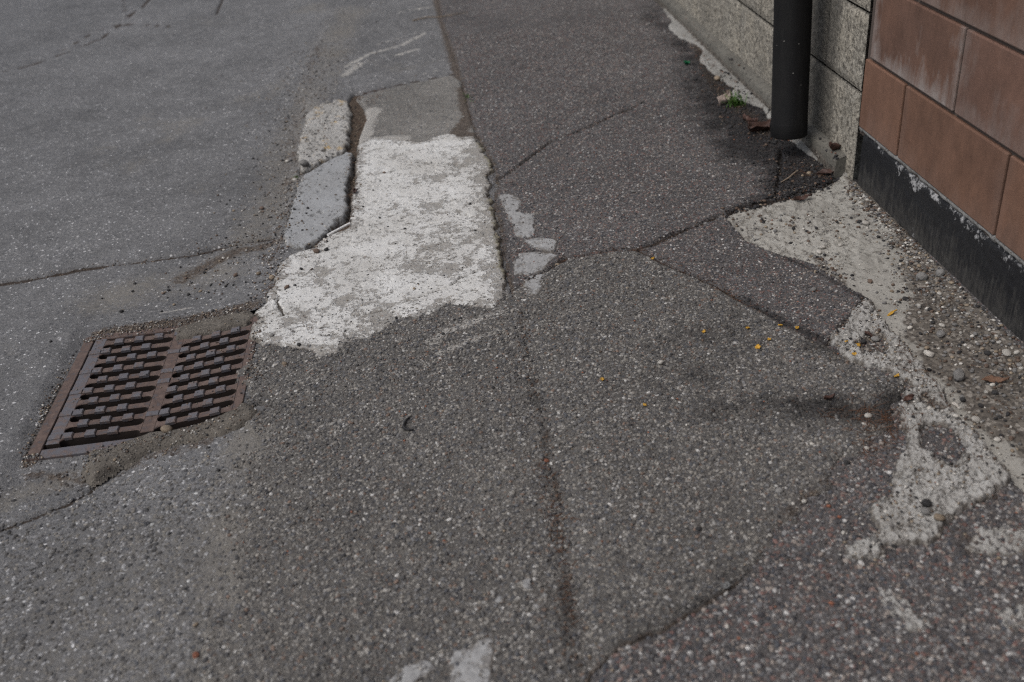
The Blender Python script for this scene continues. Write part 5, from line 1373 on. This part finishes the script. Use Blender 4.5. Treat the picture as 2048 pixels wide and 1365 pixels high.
put('rim', lathe('rim', [(0.0042, 0.001), (0.0078, 0.001), (0.0080, 0.0030), (0.0074, 0.0042), (0.0062, 0.0036), (0.0050, 0.0030), (0.0042, 0.0030)], 28), M_ZINC, cp)
put('centre', lathe('centre', [(0.0, 0.0052), (0.0022, 0.0050), (0.0034, 0.0040), (0.0041, 0.0024)], 20), M_ZINC, cp)
M_GRN = plain('green plastic', (0.012, 0.17, 0.065), (0.008, 0.11, 0.045), 0.4, 100, 0.0003)
(x, y), = [(1.042,3.947)]
thing_mesh('plastic_scrap', leaf_mesh('plastic_scrap', 0.034, 0.022, 0.35, 1.0, 8, 0.5), M_GRN, x, y, 0.005, (0.3, 0.1, 0.6), 'scrap of green plastic on the dark walkway near the grey wall', 'plastic scrap')

# ------------------------------------------------------------------ stones standing out of the walkway surfaces (far too many to count)
def stone_nodes(mat):
    ng = bpy.data.node_groups.new('set stones', 'GeometryNodeTree')
    ng.interface.new_socket('Geometry', in_out='INPUT', socket_type='NodeSocketGeometry'); ng.interface.new_socket('Geometry', in_out='OUTPUT', socket_type='NodeSocketGeometry')
    N = ng.nodes.new; a = N('NodeGroupInput'); z = N('NodeGroupOutput'); ic = N('GeometryNodeMeshIcoSphere'); ic.inputs['Radius'].default_value = 0.5; ic.inputs['Subdivisions'].default_value = 1
    sm = N('GeometryNodeSetShadeSmooth'); sm.inputs['Shade Smooth'].default_value = False; mt = N('GeometryNodeSetMaterial'); mt.inputs['Material'].default_value = mat
    ip = N('GeometryNodeInstanceOnPoints')
    def nm(t):
        q = N('GeometryNodeInputNamedAttribute'); q.data_type = 'FLOAT_VECTOR'; q.inputs['Name'].default_value = t; return q.outputs[0]
    L = ng.links.new
    L(ic.outputs[0], sm.inputs[0]); L(sm.outputs[0], mt.inputs[0]); L(mt.outputs[0], ip.inputs['Instance']); L(a.outputs[0], ip.inputs['Points'])
    L(nm('rot'), ip.inputs['Rotation']); L(nm('size'), ip.inputs['Scale']); L(ip.outputs[0], z.inputs[0])
    return ng
n = NT('set stone'); at = n.t.nodes.new('ShaderNodeAttribute'); at.attribute_type = 'INSTANCER'; at.attribute_name = 'tone'
M_SET = n.done(at.outputs['Color'], 0.75, spec=0.3)
NG = stone_nodes(M_SET)
def set_stones(parent, x, y, z, pal, smin, smax, dirt, stain, soil):
    N = x.size
    me = bpy.data.meshes.new('surface_stones'); me.vertices.add(N)
    d = smin + (smax * 1.15 - smin) * RNG.random(N) ** 2.6
    sz = np.stack([d * RNG.uniform(0.9, 1.35, N), d * RNG.uniform(0.7, 1.05, N), d * RNG.uniform(0.5, 0.8, N)], 1)
    me.vertices.foreach_set('co', np.stack([x, y, z + sz[:, 2] * RNG.uniform(-0.18, 0.16, N)], 1).astype(np.float32).ravel())
    a = me.attributes.new('size', 'FLOAT_VECTOR', 'POINT'); a.data.foreach_set('vector', sz.astype(np.float32).ravel())
    rot = np.stack([RNG.uniform(-0.35, 0.35, N), RNG.uniform(-0.35, 0.35, N), RNG.uniform(0, 6.28, N)], 1)
    a = me.attributes.new('rot', 'FLOAT_VECTOR', 'POINT'); a.data.foreach_set('vector', rot.astype(np.float32).ravel())
    pos = np.array([p for p, c in pal]); cols = np.array([c for p, c in pal])
    k = np.searchsorted(pos, RNG.random(N), 'right') - 1
    c = cols[k] * RNG.uniform(0.8, 1.2, (N, 1)); c = c * (1 - dirt[:, None]) + np.array((0.088, 0.082, 0.075)) * dirt[:, None]
    nz = 0.25 * fbm(x, y, 40, 3, 71)
    c = c * (1 - 0.86 * sst((np.clip(stain, 0, 1) + nz * (stain > 0.05) - 0.1) / 0.65))[:, None]
    so = (0.9 * sst((soil + nz - 0.22) / 0.35) * (soil > 0.04))[:, None]; c = c * (1 - so) + np.array((0.050, 0.038, 0.030)) * so
    a = me.attributes.new('tone', 'FLOAT_COLOR', 'POINT'); a.data.foreach_set('color', np.concatenate([c, np.ones((N, 1))], 1).astype(np.float32).ravel())
    o = put('surface_stones', me, None, parent); o['kind'] = 'stuff'
    o.modifiers.new('stones', 'NODES').node_group = NG
    return o
def sample(N, x0, x1, y0, y1, power=1.0):
    t = RNG.random(N) ** power
    return RNG.uniform(x0, x1, N), y0 + (y1 - y0) * t
# gravelly patch
x, y = sample(80000, -0.5, 0.98, 0.86, 2.45)
sd_o = sdf(x, y, OVERLAY)
sd_o = sd_o + over_amp(x, y) * fbm(x, y, 14, 4, 41, 0.6)
k = (sd_o > 0.004 + 0.008 * (y > 1.75)) & (RNG.random(x.size) > 0.85 * np.maximum(over_sand(x, y, sd_o) - 0.25, 0)); x, y, sd_k = x[k], y[k], sd_o[k]
zo = base(x, y) + bumps(x, y) + (0.008 + 0.0020 * fbm(x, y, 16, 3, 42)) * np.sqrt(1 - (1 - np.clip(sd_k / 0.022, 0, 1)) ** 2)
set_stones(over, x, y, zo, PAL_GRV, 0.0032, 0.0088, np.clip(RNG.uniform(-0.1, 0.5, x.size), 0, 1), over_stain_shade(x, y, sd_k), over_dirt_shade(x, y, sd_k))
# reddish walkway
x, y = sample(100000, 0.10, 1.19, 0.86, 4.8, 1.35)
sd_o = sdf(x, y, OVERLAY); se = sdf(x, y, STRIP) + 0.006 * fbm(x, y, 30, 3, 31)
k = (sd_o < 0.03) & (se < -0.002) & (x > seam_x(y) + 0.02) & (cracks(x, y, CRACKS_PAV) < 0.3)
x, y = x[k], y[k]
set_stones(pave, x, y, pave_z(x, y), PAL_RED, 0.0030, np.where(y < 1.5, 0.0098, 0.0078), np.clip(RNG.uniform(-0.2, 0.35, x.size), 0, 1), pave_stain(x, y), pave_dirt(x, y))
# near road, where the asphalt is worn down to its stones
x, y = sample(52000, -1.15, -0.30, 0.86, 2.0)
sd_o = sdf(x, y, OVERLAY) + over_amp(x, y) * fbm(x, y, 14, 4, 41, 0.6)
hole = (x > GX0 - 0.03) & (x < GX1 + 0.02) & (y > GY0 - 0.06) & (y < GY1)
k = (sd_o < 0.0) & ~hole & (RNG.random(x.size) < sst((1.84 - y) / 0.30) * (0.45 + 0.55 * sst((x + 1.0) / 0.5))) & (RNG.random(x.size) > 0.9 * np.maximum(road_sand(x, y) - 0.35, 0)); x, y = x[k], y[k]
set_stones(road, x, y, road_z(x, y) - 0.0010, PAL_GRV[:5] + PAL_ASP[4:6] + [(0.975, (0.40, 0.40, 0.39))], 0.0035, 0.0095, np.clip(RNG.uniform(-0.1, 0.6, x.size), 0, 1), soot(x, y, 541) * 0.7 + 0.12, road_dirt(x, y))
